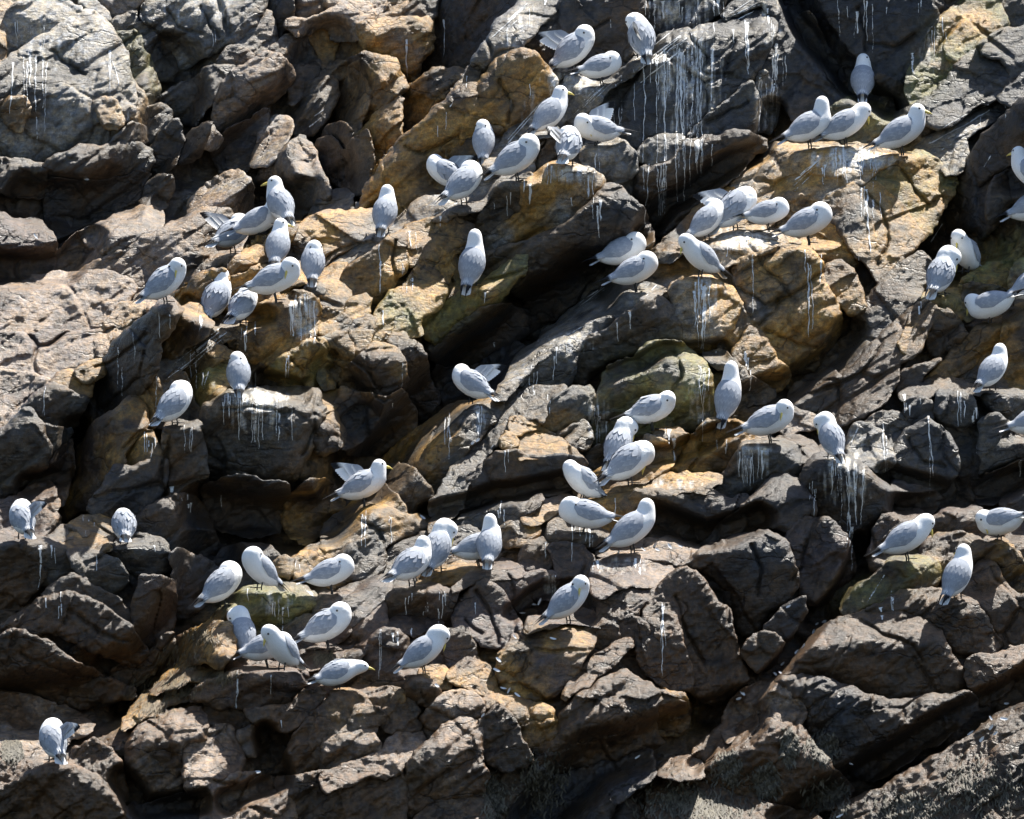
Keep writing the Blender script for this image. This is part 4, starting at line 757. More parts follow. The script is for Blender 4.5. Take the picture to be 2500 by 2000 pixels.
def build_rock(i, r, parent):
    poly = r['poly']; pad = 0.05
    lo, hi = poly.min(0) - pad, poly.max(0) + pad
    i0, i1 = max(0, int((lo[0] - X0) / H)), min(NX - 1, int((hi[0] - X0) / H) + 1)
    k0, k1 = max(0, int((lo[1] - Z0) / H)), min(NZ - 1, int((hi[1] - Z0) / H) + 1)
    if i1 - i0 < 3 or k1 - k0 < 3: return None
    xs = X0 + H * np.arange(i0, i1 + 1); zs = Z0 + H * np.arange(k0, k1 + 1)
    gx, gz = np.meshgrid(xs, zs); sh = gx.shape
    fx, fz = gx.ravel(), gz.ravel()
    w = np.stack([fx * 9, np.zeros_like(fx), fz * 9], 1)
    wx = fx + 0.030 * gnoise(w, 3) + 0.014 * gnoise(w * 3.1, 4); wz = fz + 0.030 * gnoise(w, 23) + 0.014 * gnoise(w * 3.1, 24)
    d = (sdf(wx, wz, poly) + 0.020).reshape(sh)
    ins = d > 0
    cell = ins[:-1, :-1] | ins[1:, :-1] | ins[:-1, 1:] | ins[1:, 1:]
    if cell.sum() < 6: return None
    used = np.zeros(sh, bool)
    used[:-1, :-1] |= cell; used[1:, :-1] |= cell; used[:-1, 1:] |= cell; used[1:, 1:] |= cell
    gdz, gdx = np.gradient(d, H)
    mv = np.where(used & ~ins, -d, 0.0); gl = np.sqrt(gdx ** 2 + gdz ** 2) + 1e-6
    sx = (gx + np.clip(mv * gdx / gl, -H, H)); sz = (gz + np.clip(mv * gdz / gl, -H, H))
    idx = np.full(sh, -1); um = used.ravel(); idx.ravel()[um] = np.arange(um.sum())
    x = sx.ravel()[um]; z = sz.ravel()[um]; dd = np.maximum(d.ravel()[um], 0)
    y, base = surface(r, x, z, i % 7)
    re = min(r['e'] * (0.0055 if r['e'] < 8 else 0.0088), max(0.012, d.max() * 0.7)) * np.clip(0.75 + 1.3 * gnoise(np.stack([x * 3.1, 0 * x, z * 3.1], 1), 300 + i), 0.25, 1.8)
    t = np.clip(1 - dd / re, 0, 1)
    y = y + re * 0.9 * (1 - np.sqrt(np.maximum(0, 1 - 0.985 * t * t)))
    for cr in CR:                                                      # joints cut across the block
        if (cr[:, 0].max() < x.min()) or (cr[:, 0].min() > x.max()) or (cr[:, 1].max() < z.min()) or (cr[:, 1].min() > z.max()): continue
        jx = x + 0.02 * gnoise(np.stack([x * 12, 0 * x, z * 12], 1), 66); jz = z + 0.02 * gnoise(np.stack([x * 12, 0 * x, z * 12], 1), 67)
        dm = np.full(len(x), 9.0)
        for a_, b_ in zip(cr[:-1], cr[1:]):
            e = b_ - a_; tt = np.clip(((jx - a_[0]) * e[0] + (jz - a_[1]) * e[1]) / (e @ e), 0, 1)
            dm = np.minimum(dm, np.hypot(jx - a_[0] - tt * e[0], jz - a_[1] - tt * e[1]))
        y += 0.034 * np.exp(-(dm / 0.0066) ** 2) + 0.008 * np.exp(-(dm / 0.03) ** 2)
    for px, pz in feet:                                                # ledges worn under the birds
        if px < x.min() - .4 or px > x.max() + .4 or pz < z.min() - .4 or pz > z.max() + .4: continue
        du = x - px; dv = z - pz
        y += (0.095 * np.tanh(dv / 0.022) + 0.01) * np.exp(-(du / 0.13) ** 2) * np.exp(-(dv / np.where(dv > 0, 0.24, 0.12)) ** 2)
    P = np.stack([x, y, z], 1)
    col = tones(r, P, i % 5)
    for tl, a_, b_, ra, rb, s in WASH:
        cx, cz = t2m(tl, a_, b_)
        e = ((x - cx) / (ra * TM)) ** 2 + ((z - cz) / (rb * TM)) ** 2
        mk = np.clip(1.3 - e, 0, 1)
        if mk.max() <= 0: continue
        nz = fbm(np.stack([x * 42, y * 6, z * 6], 1), 77, 3, 0.65)
        k = np.clip(mk * s * 1.25 + nz * 1.2 * (mk > 0) - 0.30, 0, 1)[:, None] * 0.9
        col = col * (1 - k) + np.array([0.66, 0.65, 0.62], np.float32) * k
    q = np.stack([idx[:-1, :-1], idx[:-1, 1:], idx[1:, 1:], idx[1:, :-1]], -1)[cell]
    # the sides of the block run back into the cliff
    key = np.concatenate([q[:, [0, 1]], q[:, [1, 2]], q[:, [2, 3]], q[:, [3, 0]]])
    srt = np.sort(key, 1); code = srt[:, 0].astype(np.int64) * (len(P) + 1) + srt[:, 1]
    uq, first, cnt = np.unique(code, return_index=True, return_counts=True)
    be = key[first[cnt == 1]]
    bv = np.unique(be); back = {v_: len(P) + k_ for k_, v_ in enumerate(bv)}
    cen = P[:, [0, 2]].mean(0)
    Pb = P[bv].copy(); Pb[:, 1] += r['w'] * 0.01; Pb[:, 0] += (cen[0] - Pb[:, 0]) * 0.06; Pb[:, 2] += (cen[1] - Pb[:, 2]) * 0.06
    bi = np.array([[b0, a0, back[a0], back[b0]] for a0, b0 in be])
    V = np.concatenate([P, Pb]); Q = np.concatenate([q, bi]); col = np.concatenate([col, col[bv]])
    o = mesh_obj('rock', unproj(V), Q, ROCK, parent, col)
    yy = np.full(sh, np.inf, np.float32); yy.ravel()[um] = np.where(d.ravel()[um] > -0.002, y, np.inf)
    sub = ymap[k0:k1 + 1, i0:i1 + 1]; ow = owner[k0:k1 + 1, i0:i1 + 1]
    near = yy < sub; sub[near] = yy[near]; ow[near] = i
    r['obj'] = o
    return o
def structure(name, label=None):
    o = bpy.data.objects.new(name, None); link(o); o['kind'] = 'structure'
    return o
# ------------------------------------------------------------------ build the cliff
yc = np.zeros(GX.shape)
for i, r in enumerate(rocks):
    m = lab == i
    yc[m] = facets(r, GX[m], GZ[m]) + r['y'] + cleft(GX[m], GZ[m], r['b'])
isb = np.array([r['b'] for r in rocks])[lab]
def body(name, back):
    """the mass the blocks are bedded in: a heavy sheet a hand's breadth behind their faces, closed at the sides"""
    m0 = isb if back else ~isb
    m = m0.copy()
    y = np.where(m0, yc, -np.inf)
    for _ in range(26 if back else 1):                    # the far cliff goes on behind the near one
        p = np.pad(y, 1, constant_values=-np.inf)
        nb = np.stack([p[:-2, 1:-1], p[2:, 1:-1], p[1:-1, :-2], p[1:-1, 2:]]).max(0)
        y = np.where(np.isinf(y) & ~np.isinf(nb), nb, y)
    for _ in range(2):
        p = np.pad(y, 1, mode='edge')
        y = np.where(np.isinf(y), y, np.stack([p[a:a + y.shape[0], b:b + y.shape[1]] for a in (0, 1, 2) for b in (0, 1, 2)]).max(0))
    ok = ~np.isinf(y)
    yf = np.where(ok, y, 0.0)
    for _ in range(2):
        p = np.pad(yf, 1, mode='edge'); k = np.pad(ok.astype(float), 1, mode='edge')
        s = sum(p[a:a + y.shape[0], b:b + y.shape[1]] * k[a:a + y.shape[0], b:b + y.shape[1]] for a in (0, 1, 2) for b in (0, 1, 2))
        c = sum(k[a:a + y.shape[0], b:b + y.shape[1]] for a in (0, 1, 2) for b in (0, 1, 2))
        yf = np.where(ok, np.maximum(s / np.maximum(c, 1), yf - 0.02), 0)
    yf = yf + 0.065
    # two-fold finer sheet with relief
    S = 2
    zs = np.linspace(0, yf.shape[0] - 1, (yf.shape[0] - 1) * S + 1); xs = np.linspace(0, yf.shape[1] - 1, (yf.shape[1] - 1) * S + 1)
    zi = np.minimum(zs.astype(int), yf.shape[0] - 2); xi = np.minimum(xs.astype(int), yf.shape[1] - 2)
    tz = (zs - zi)[:, None]; tx = (xs - xi)[None, :]
    f = (yf[zi][:, xi] * (1 - tz) * (1 - tx) + yf[zi + 1][:, xi] * tz * (1 - tx) + yf[zi][:, xi + 1] * (1 - tz) * tx + yf[zi + 1][:, xi + 1] * tz * tx)
    okf = ok[zi][:, xi] & ok[zi + 1][:, xi] & ok[zi][:, xi + 1] & ok[zi + 1][:, xi + 1]
    gx, gz = np.meshgrid(X0 + hc * xs, Z0 + hc * zs); sh = gx.shape
    P = np.stack([gx.ravel(), f.ravel(), gz.ravel()], 1)
    f1, f2, pl, _ = worley(P * 7.0, 91)
    P[:, 1] += 0.05 * pl + 0.03 * np.exp(-((f2 - f1) / 0.1) ** 2) + 0.02 * fbm(P * 9, 92, 3)
    cell = okf[:-1, :-1] & okf[1:, :-1] & okf[:-1, 1:] & okf[1:, 1:]
    used = np.zeros(sh, bool)
    used[:-1, :-1] |= cell; used[1:, :-1] |= cell; used[:-1, 1:] |= cell; used[1:, 1:] |= cell
    idx = np.full(sh, -1); um = used.ravel(); idx.ravel()[um] = np.arange(um.sum())
    P = P[um]
    q = np.stack([idx[:-1, :-1], idx[:-1, 1:], idx[1:, 1:], idx[1:, :-1]], -1)[cell]
    key = np.concatenate([q[:, [0, 1]], q[:, [1, 2]], q[:, [2, 3]], q[:, [3, 0]]])
    srt = np.sort(key, 1); code = srt[:, 0].astype(np.int64) * (len(P) + 1) + srt[:, 1]
    uq, first, cnt = np.unique(code, return_index=True, return_counts=True)
    be = key[first[cnt == 1]]; bv = np.unique(be); bk = {v_: len(P) + k_ for k_, v_ in enumerate(bv)}
    Pb = P[bv].copy(); Pb[:, 1] += 1.4
    bi = np.array([[b0, a0, bk[a0], bk[b0]] for a0, b0 in be])
    V = np.concatenate([P, Pb])
    rr = dict(tone='TD' if back else 'DK', q=True, poly=1, mix=0.9)
    col = tones(rr, V, 1)
    o = mesh_obj(name, unproj(V), np.concatenate([q, bi]), ROCK, None, col)
    o['kind'] = 'structure'
    gi = np.clip(((X0 + H * np.arange(NX) - X0) / (hc / S)).astype(int), 0, sh[1] - 1); gk = np.clip(((H * np.arange(NZ)) / (hc / S)).astype(int), 0, sh[0] - 1)
    full = np.where(used, 0, np.inf).ravel(); full[um] = P[:, 1]
    return o, full.reshape(sh)[gk][:, gi]
far_cliff, yb_far = body('far_cliff', True)
rocky_slope, yb_near = body('rocky_slope', False)
far_cliff['label'] = 'tan and grey fractured cliff set back behind the birds, upper left'
rocky_slope['label'] = 'dark layered rock slope on which the kittiwakes stand'
for i, r in enumerate(rocks):
    o = build_rock(i, r, far_cliff if r['b'] else rocky_slope)
YB = np.minimum(yb_near, yb_far)
gap = ~np.isfinite(ymap)
ymap = np.where(gap, YB, ymap); ymap = np.where(np.isfinite(ymap), ymap, 0)
def at(x, z):
    fx = np.clip((np.asarray(x) - X0) / H, 0, NX - 1.001); fz = np.clip((np.asarray(z) - Z0) / H, 0, NZ - 1.001)
    i = fx.astype(int); k = fz.astype(int); a = fx - i; b = fz - k
    return ymap[k, i] * (1 - a) * (1 - b) + ymap[k, i + 1] * a * (1 - b) + ymap[k + 1, i] * (1 - a) * b + ymap[k + 1, i + 1] * a * b
def own(x, z):
    i = np.clip(((np.asarray(x) - X0) / H + .5).astype(int), 0, NX - 1); k = np.clip(((np.asarray(z) - Z0) / H + .5).astype(int), 0, NZ - 1)
    return owner[k, i]

# ------------------------------------------------------------------ white droppings running down the blocks
DRIPS = '''
1 190,330 330,340 6 300,820 13|1 640,300 660,340 2 200,320 11|1 80,150 280,150 4 80,150 12|1 60,380 180,340 5 150,300 14|1 1220,150 1260,180 2 60,120 10|1 750,640 760,650 1 80,90 10
2 1800,350 2150,270 26 200,900 9|2 1650,520 1830,400 10 150,500 8|2 1840,0 2330,0 26 120,190 11|2 1270,985 1430,975 12 60,140 9|2 1150,1060 1190,1090 3 100,130 10|2 1500,1260 1600,1190 5 120,240 9
2 1930,1000 1985,1000 4 220,340 10|2 950,1190 970,1200 1 60,80 9|2 1040,1150 1090,1080 2 120,200 10|2 300,1430 305,1440 1 280,300 8|2 1570,870 1600,850 2 120,180 10|2 815,430 818,435 1 90,100 8
2 680,120 690,130 1 220,240 9|2 460,250 465,260 2 200,230 9|2 1030,180 1060,170 2 120,160 10|2 640,740 645,745 1 90,110 9|2 690,650 700,650 1 110,130 9|2 1120,80 1280,30 7 50,140 12|2 470,1350 520,1330 2 160,220 10|2 650,1300 660,1300 1 80,100 10
2 1650,130 1660,135 1 90,110 12|2 1180,450 1182,450 1 60,80 8|2 1420,1180 1440,1200 1 80,120 9|2 1480,1000 1580,1060 5 60,140 10
3 110,260 190,270 12 350,760 11|3 200,210 350,290 18 250,760 11|3 510,100 555,130 3 200,320 13|3 650,50 700,150 7 100,220 10|3 670,280 780,320 11 180,380 11|3 600,450 690,540 7 180,320 10|3 440,180 480,180 2 80,120 9
3 1060,0 1065,0 1 260,280 10|3 1170,80 1180,80 2 200,230 10|3 1200,-10 1280,-10 3 150,300 12|3 1120,40 1125,40 1 90,110 8|3 1350,20 1352,20 1 60,70 8|3 1040,890 1320,900 34 60,230 12|3 1200,1090 1240,1110 3 300,380 9|3 1270,1180 1275,1190 1 190,210 9
3 1300,1130 1320,1140 1 140,180 9|3 1610,150 1640,170 2 120,200 10|3 870,1450 900,1480 2 150,200 11|3 960,1540 970,1545 1 140,160 10|3 1900,650 1910,660 1 90,110 10|3 560,1490 570,1490 1 220,240 9|3 1530,0 1560,0 2 60,90 10|3 200,830 400,820 10 120,360 9|3 -60,960 40,980 6 200,380 8
3 960,1000 1000,960 2 120,150 9|3 1480,360 1520,330 4 60,140 12|3 1660,60 1700,160 3 60,120 11|3 380,1400 640,1350 10 40,110 11|3 1180,1500 1200,1520 1 100,140 10|3 2040,640 2050,640 1 60,90 10
4 1380,790 1570,790 18 120,320 11|4 1600,850 1760,890 6 120,230 10|4 1290,815 1350,800 5 130,250 10|4 1700,235 1850,215 30 120,250 12|4 690,500 695,505 1 320,340 9|4 710,600 712,602 1 200,220 8|4 770,420 775,430 1 190,220 9|4 930,270 940,275 1 140,160 11
4 980,290 990,300 1 80,100 9|4 1060,970 1145,960 6 200,400 8|4 820,1030 880,1030 7 60,130 11|4 890,1020 910,1040 2 90,120 10|4 1405,400 1455,390 3 120,170 10|4 1680,560 1690,570 2 150,180 8|4 260,740 270,745 2 150,210 10|4 1090,550 1160,560 2 120,180 9|4 1140,720 1200,640 2 100,200 10
4 2110,1450 2140,1460 3 120,220 11|4 910,660 915,660 1 240,260 9|4 1490,330 1500,330 2 100,120 8|4 1150,330 1180,330 2 60,100 9|4 990,1330 1020,1345 2 30,50 14|4 1050,1370 1160,1390 4 20,60 14|4 1290,1345 1292,1345 1 90,100 8|4 480,1530 560,1540 4 20,50 16
4 1480,640 1500,650 2 80,130 9
5 1540,800 1640,950 8 160,300 10|5 1280,550 1430,520 7 100,220 11|5 865,860 915,850 7 110,170 10|5 670,920 730,880 4 200,350 9|5 180,1450 410,1510 9 80,220 9|5 1190,750 1340,760 6 60,100 12|5 1160,640 1230,620 4 80,140 10|5 310,0 315,0 1 220,240 9|5 410,60 470,0 3 60,160 9
5 915,200 930,210 1 60,80 9|5 970,440 972,440 1 50,60 8|5 1030,1100 1060,1080 2 100,160 9|5 430,590 440,600 1 150,170 8|5 370,840 380,840 1 40,50 9|5 320,320 325,330 1 130,150 9|5 1760,310 1765,310 1 160,180 8|5 1690,340 1692,340 1 120,140 8|5 980,1430 1030,1420 3 60,120 10|5 1330,1510 1340,1510 1 60,70 9
5 1420,1520 1560,1560 4 80,150 9|5 1680,1400 1690,1400 1 90,120 12|5 480,80 500,100 2 60,80 9
6 215,130 400,130 22 160,400 11|6 880,0 910,50 3 350,520 10|6 970,0 980,10 1 140,160 10|6 570,0 575,0 1 300,320 8|6 480,1130 640,1095 16 90,240 11|6 1030,1165 1260,1225 22 120,380 11|6 1590,920 1600,930 2 400,480 13|6 1330,960 1350,980 3 250,350 11|6 1750,770 1810,780 5 150,260 11
6 1855,880 1880,890 4 250,330 9|6 1440,830 1490,800 4 50,90 10|6 885,1300 940,1300 4 80,180 9|6 340,1000 430,1080 6 60,120 10|6 50,1000 110,1000 3 80,130 12|6 210,560 290,640 8 220,400 9|6 1130,1480 1150,1490 2 200,320 8|6 360,530 365,530 1 60,70 9|6 520,490 550,540 3 60,90 11|6 550,690 590,700 3 50,80 11|6 1530,240 1550,240 2 60,90 9
6 300,610 330,640 2 90,110 9|6 1770,1100 1780,1110 2 90,120 9|6 1550,820 1560,820 1 50,60 9|6 2130,1170 2140,1200 2 80,140 9
7 228,120 235,125 2 120,180 12|7 235,270 240,275 1 120,150 9|7 335,400 360,400 2 60,80 16|7 345,470 360,470 2 120,170 12|7 1385,880 1400,890 2 220,290 11|7 1585,870 1600,870 1 140,160 11|7 1545,430 1700,480 10 100,200 9|7 1440,400 1450,400 1 100,110 11|7 1640,1160 1645,1160 1 70,80 10|7 560,200 575,210 2 40,70 12|7 270,100 320,150 2 60,120 9
7 265,430 270,440 1 60,70 14|7 900,120 905,125 1 30,40 14|7 1730,240 1760,230 2 60,80 12
8 430,440 530,400 7 60,120 11|8 650,400 690,400 4 80,150 10|8 300,620 320,620 2 280,330 10|8 365,640 410,650 4 60,90 12|8 1265,130 1275,130 1 90,110 12|8 1430,0 1440,0 1 280,300 10|8 1500,20 1555,60 3 90,130 9|8 1275,340 1345,310 10 60,130 10|8 1955,470 1970,480 2 350,430 9|8 1740,230 1830,220 5 40,70 12|8 560,470 600,470 3 50,60 9|8 640,470 670,470 2 70,80 9
8 470,590 490,600 2 30,50 14|8 860,440 870,450 1 60,120 12|8 1540,220 1600,250 3 30,90 12
9 1375,440 1390,440 2 60,90 11|9 1145,0 1155,0 2 220,280 10|9 40,470 50,470 1 400,420 10|9 1375,350 1385,355 1 30,35 14|9 1300,540 1340,530 2 10,30 12
'''
STREAMS = [(1, 640, 330, 735, 600, 1, 14), (9, 1345, 270, 1200, 500, 2, 12), (3, 1990, 650, 1560, 880, 9, 9), (3, 990, 930, 740, 1160, 7, 9), (2, 2080, 190, 1760, 420, 14, 9), (2, 1700, 440, 1380, 740, 8, 8),
           (2, 1440, 440, 1260, 600, 9, 12), (2, 1330, 560, 1060, 860, 7, 8), (2, 1250, 600, 1000, 880, 4, 7), (2, 1180, 20, 960, 220, 6, 10), (4, 1400, 345, 960, 680, 9, 8), (5, 1640, 150, 1380, 340, 6, 8), (5, 1600, 330, 1300, 520, 5, 9),
           (3, 280, 1460, 60, 1660, 6, 9), (6, 100, 20, -60, 180, 6, 9), (2, 860, 1130, 640, 1190, 4, 8), (2, 760, 1180, 560, 1280, 4, 9), (3, 640, 10, 380, 130, 7, 8), (7, 1720, 340, 1880, 440, 3, 9), (7, 1240, 540, 1170, 600, 4, 9),
           (5, 980, 1060, 930, 1140, 2, 9), (4, 1230, 600, 1150, 840, 2, 9), (1, 1900, 660, 1790, 740, 3, 10), (3, 1960, 900, 1900, 1000, 2, 9), (3, 1700, 1290, 1590, 1460, 2, 8), (6, 1200, 960, 1130, 1100, 4, 12), (2, 760, 560, 690, 660, 1, 9)]
guano = {}
def ribbon(pts, wid):
    """a thin crust following the rock; pts (n,2) on the reference plane"""
    pts = np.asarray(pts); d = np.gradient(pts, axis=0); d /= np.linalg.norm(d, axis=1)[:, None] + 1e-9
    nrm = np.stack([-d[:, 1], d[:, 0]], 1)
    rows = []
    for s in (-1, -0.33, 0.33, 1):
        q = pts + nrm * wid[:, None] * s
        y = at(q[:, 0], q[:, 1])
        rows.append(np.stack([q[:, 0], y - (0.0045 if abs(s) < .5 else 0.0025), q[:, 1]], 1))
    R = np.stack(rows, 1)                                               # n,4,3
    yy = R[:, :, 1]; jump = np.abs(np.diff(yy, axis=0)).max(1) > 0.16; wide = (yy.max(1) - yy.min(1)) > 0.12
    o = own(pts[:, 0], pts[:, 1]); n = len(pts)
    for k in range(n - 1):
        if jump[k] or wide[k] or wide[k + 1] or o[k] < 0 or o[k] != o[k + 1]: continue
        g = guano.setdefault(int(o[k]), [[], [], []]); b = len(g[0])
        for m in (k, k + 1):
            for c in range(4):
                g[0].append(R[m, c]); edge = 0.50 if c in (0, 3) else 0.86
                fade = min(1.0, (n - 1 - m) / max(1, 0.25 * n) + 0.45)
                g[2].append(edge * (0.55 + 0.45 * fade) * cov)
        for c in range(3): g[1].append((b + c, b + c + 1, b + 5 + c, b + 4 + c))
cov = 1.0
for line in DRIPS.strip().splitlines():
    for d in line.split('|'):
        t, a, b, n_, l, w = d.split(); t = int(t); n_ = int(n_); n_ = n_ if n_ < 6 else int(n_ * 0.55); w = float(w)
        ax, ay = map(float, a.split(',')); bx, by = map(float, b.split(',')); l0, l1 = map(float, l.split(','))
        for k in range(n_):
            f = random.random() if random.random() < 0.6 else (k + random.random()) / n_
            x, z = t2m(t, ax + (bx - ax) * f, ay + (by - ay) * f + random.gauss(0, 9 + 1.2 * w)); L = random.uniform(l0 * 0.6, l1) * TM
            m = max(4, int(L / 0.008)); s = np.linspace(0, 1, m)
            ph = random.uniform(0, 9)
            wob = 0.005 * np.sin(s * L * 9 + ph) * s + 0.0016 * np.sin(s * L * 70 + ph) + np.cumsum(rng.normal(0, 0.0011, m)) + random.uniform(-0.02, 0.02) * s * L
            wd = w * TM * 0.5 * random.choice((0.35, 0.5, 0.6, 0.8, 1.0, 1.5)) * (0.75 + 0.35 * np.sin(s * L * 60 + ph * 2) + 0.5 * np.exp(-s * 7)) * (1.05 - 0.45 * s)
            cov = random.uniform(0.60, 0.98)
            ribbon(np.stack([x + wob, z - s * L], 1), np.maximum(wd, 0.0016))
for t, ax, ay, bx, by, n_, w in STREAMS:
    for k in range(max(1, int(n_ * 0.7))):
        o1 = random.uniform(-1, 1) * 4.6 * n_; o2 = o1 * random.uniform(0.6, 1.3)
        x, z = t2m(t, ax + o1 * 0.6, ay + o1); x2, z2 = t2m(t, bx + o2 * 0.6, by + o2)
        f0 = random.uniform(0, 0.35); f1 = random.uniform(0.55, 1.0); L = math.hypot(x2 - x, z2 - z); m = max(5, int(L * (f1 - f0) / 0.008)); s = np.linspace(f0, f1, m); ph = random.uniform(0, 9)
        wob = 0.012 * np.sin(s * L * 8 + ph) + np.cumsum(rng.normal(0, 0.0016, m))
        wd = w * TM * 0.5 * random.uniform(0.5, 1.1) * (0.8 + 0.4 * np.sin(s * L * 50 + ph))
        cov = random.uniform(0.50, 0.85)
        ribbon(np.stack([x + (x2 - x) * s + wob * 0.6, z + (z2 - z) * s + wob], 1), np.maximum(wd, 0.0016))
for o_, (v, f, c) in guano.items():
    if rocks[o_].get('obj') is None or not f: continue
    g = mesh_obj('guano_streaks', unproj(np.array(v)), np.array(f), GUANO, rocks[o_]['obj'], np.repeat(np.array(c)[:, None], 3, 1))
    g['kind'] = 'stuff'
# ------------------------------------------------------------------ kittiwakes
WHITE = np.array([0.88, 0.88, 0.87]); GREY = np.array([0.325, 0.350, 0.395]); PALE = np.array([0.45, 0.47, 0.51]); BLACK = np.array([0.018, 0.018, 0.02])
def nets(F, org, vx):
    """closed skin of F<0 (surface nets)"""
    s = F < 0
    nx, ny, nz = (k - 1 for k in F.shape)
    cor = [(a, b, c) for a in (0, 1) for b in (0, 1) for c in (0, 1)]
    S = {k: s[k[0]:k[0] + nx, k[1]:k[1] + ny, k[2]:k[2] + nz] for k in cor}; V = {k: F[k[0]:k[0] + nx, k[1]:k[1] + ny, k[2]:k[2] + nz] for k in cor}
    tot = sum(S[k].astype(np.int8) for k in cor); act = (tot > 0) & (tot < 8)
    pos = np.zeros(act.shape + (3,), np.float32); cnt = np.zeros(act.shape, np.float32)
    for k in cor:
        for ax in range(3):
            if k[ax]: continue
            k2 = tuple(1 if i == ax else k[i] for i in range(3))
            m = S[k] != S[k2]; t = np.where(m, V[k] / np.where(m, V[k] - V[k2], 1), 0)
            for i in range(3): pos[..., i] += np.where(m, k[i] + (t if i == ax else 0), 0)
            cnt += m
    idx = np.full(act.shape, -1); idx[act] = np.arange(act.sum())
    g = np.stack(np.meshgrid(np.arange(nx), np.arange(ny), np.arange(nz), indexing='ij'), -1)
    P = (g[act] + pos[act] / cnt[act][:, None]) * vx + org
    Q = []
    for ax in range(3):
        o1, o2 = [(1, 2), (2, 0), (0, 1)][ax]
        sl = [slice(1, -1)] * 3; sl[ax] = slice(0, -1); a = s[tuple(sl)]
        sl2 = list(sl); sl2[ax] = slice(1, None); b = s[tuple(sl2)]
        e = np.argwhere(a != b); base = e + 1; base[:, ax] = e[:, ax]
        def cell(d1, d2):
            q = base.copy(); q[:, o1] += d1; q[:, o2] += d2
            return idx[q[:, 0], q[:, 1], q[:, 2]]
        q = np.stack([cell(-1, -1), cell(0, -1), cell(0, 0), cell(-1, 0)], 1)
        fl = ~a[tuple(e.T)]; q[fl] = q[fl][:, ::-1]
        Q.append(q)
    Q = np.concatenate(Q); Q = Q[(Q >= 0).all(1)]
    return P, Q
RS = np.array([-0.30, -0.20, -0.145, -0.12, -0.085, -0.045, 0.0, 0.04, 0.075, 0.10]); RR = np.array([0.004, 0.008, 0.015, 0.027, 0.046, 0.0605, 0.0665, 0.063, 0.053, 0.040])
fat = 1.0
def rad(s): return np.interp(s, RS, RR) * fat
def bird(spec):
    global fat
    tl, fx, fy, heading, pitch, head, turn, wings, ruff, size, label = spec
    fat = 1.07 + 0.06 * ruff
    rnd = np.random.default_rng(int(fx * 7 + fy * 13 + tl)); p = math.radians(pitch)
    a = np.array([math.cos(p), 0, math.sin(p)]); b = np.array([-math.sin(p), 0, math.cos(p)]); yv = np.array([0, 1.0, 0])
    low = head == 'low' or pitch < 14
    C = np.array([0.0, 0, 0.088 if low else 0.112])
    E = C + 0.078 * a
    sd = turn if abs(turn) == 1 else 0
    def yaw(v, deg):
        c, s = math.cos(math.radians(deg)), math.sin(math.radians(deg)); return np.array([v[0] * c - v[1] * s, v[0] * s + v[1] * c, v[2]])
    T = {'up': ([(.014, 0, .040)], (.014, 0, .080), (1, 0, -.15)), 'tall': ([(.002, 0, .050)], (.004, 0, .100), (1, 0, -.1)),
         'tuck': ([(.004, .004 * sd, .032)], (-.024, .012 * sd, .038), (-.85, .30 * sd, -.60)), 'down': ([(.022, 0, .040)], (.046, 0, .050), (.42, 0, -1)),
         'side': ([(.016, .014 * sd, .038)], (.010, .046 * sd, .036), (-.5, .10 * sd, -.85)), 'back': ([(.012, 0, .040)], (-.022, .026 * sd, .042), (-.9, .35 * sd, -.75)),
         'pre': ([(.014, .010 * sd, .040)], (-.006, .040 * sd, .050), (-.35, .55 * sd, -.85)),
         'low': ([(.040, 0, .006)], (.080, 0, .012), (1, 0, -.12)), 'hid': ([(.026, 0, .012)], (.040, .012, -.026), (-.4, 0, -.9)),
         'arch': ([(.000, 0, .046), (.026, 0, .066)], (.056, 0, .044), (.1, 0, -1))}[head]
    necks = [E + yaw(np.array(v), turn * 0.25 if not sd else 0) for v in T[0]]
    off = np.array(T[1]); hd = np.array(T[2], float)
    if not sd and head in ('down', 'arch', 'low', 'side', 'hid'): off = yaw(off, turn)
    if not sd: hd = yaw(hd, turn)
    Hc = E + off; hd /= np.linalg.norm(hd)
    # one continuous skin: trunk, neck, head
    sph = []
    for s in np.linspace(-0.145, 0.092, 15): sph.append((C + s * a + b * (0.006 if s < -0.08 else 0), rad(s)))
    chain = [E] + necks + [Hc]; rr = np.linspace(0.050, 0.0385, len(chain))
    for k in range(len(chain) - 1):
        for t in np.linspace(0, 1, 5)[1:]: sph.append((chain[k] * (1 - t) + chain[k + 1] * t, rr[k] * (1 - t) + rr[k + 1] * t))
    sph.append((Hc + hd * 0.015, 0.030)); sph.append((Hc + hd * 0.027, 0.0185))
    Pc = np.array([q[0] for q in sph]); Rc = np.array([q[1] for q in sph])
    vx = 0.0052; lo = (Pc - Rc[:, None]).min(0) - 0.02; hi = (Pc + Rc[:, None]).max(0) + 0.02
    dims = np.ceil((hi - lo) / vx).astype(int) + 1
    g = np.stack(np.meshgrid(*[lo[i] + vx * np.arange(dims[i]) for i in range(3)], indexing='ij'), -1).astype(np.float32).reshape(-1, 3)
    acc = np.zeros(len(g), np.float32); kk = 0.0075
    for c, r_ in sph: acc += np.exp(-(np.linalg.norm(g - c.astype(np.float32), axis=1) - r_) / kk)
    F = (-kk * np.log(acc + 1e-30) + 0.010).reshape(dims)
    V, Q = nets(F, lo, vx)
    V = V + 0.0018 * ruff * np.stack([gnoise(V * 60, 1), gnoise(V * 60, 2), gnoise(V * 60, 3)], 1)
    # droop of plumage: breast and belly fuller than the back
    rel = V - C; sa = rel @ a; sb = rel @ b
    dh = np.linalg.norm(V - Hc, axis=1); dn = np.linalg.norm(V - necks[-1], axis=1)
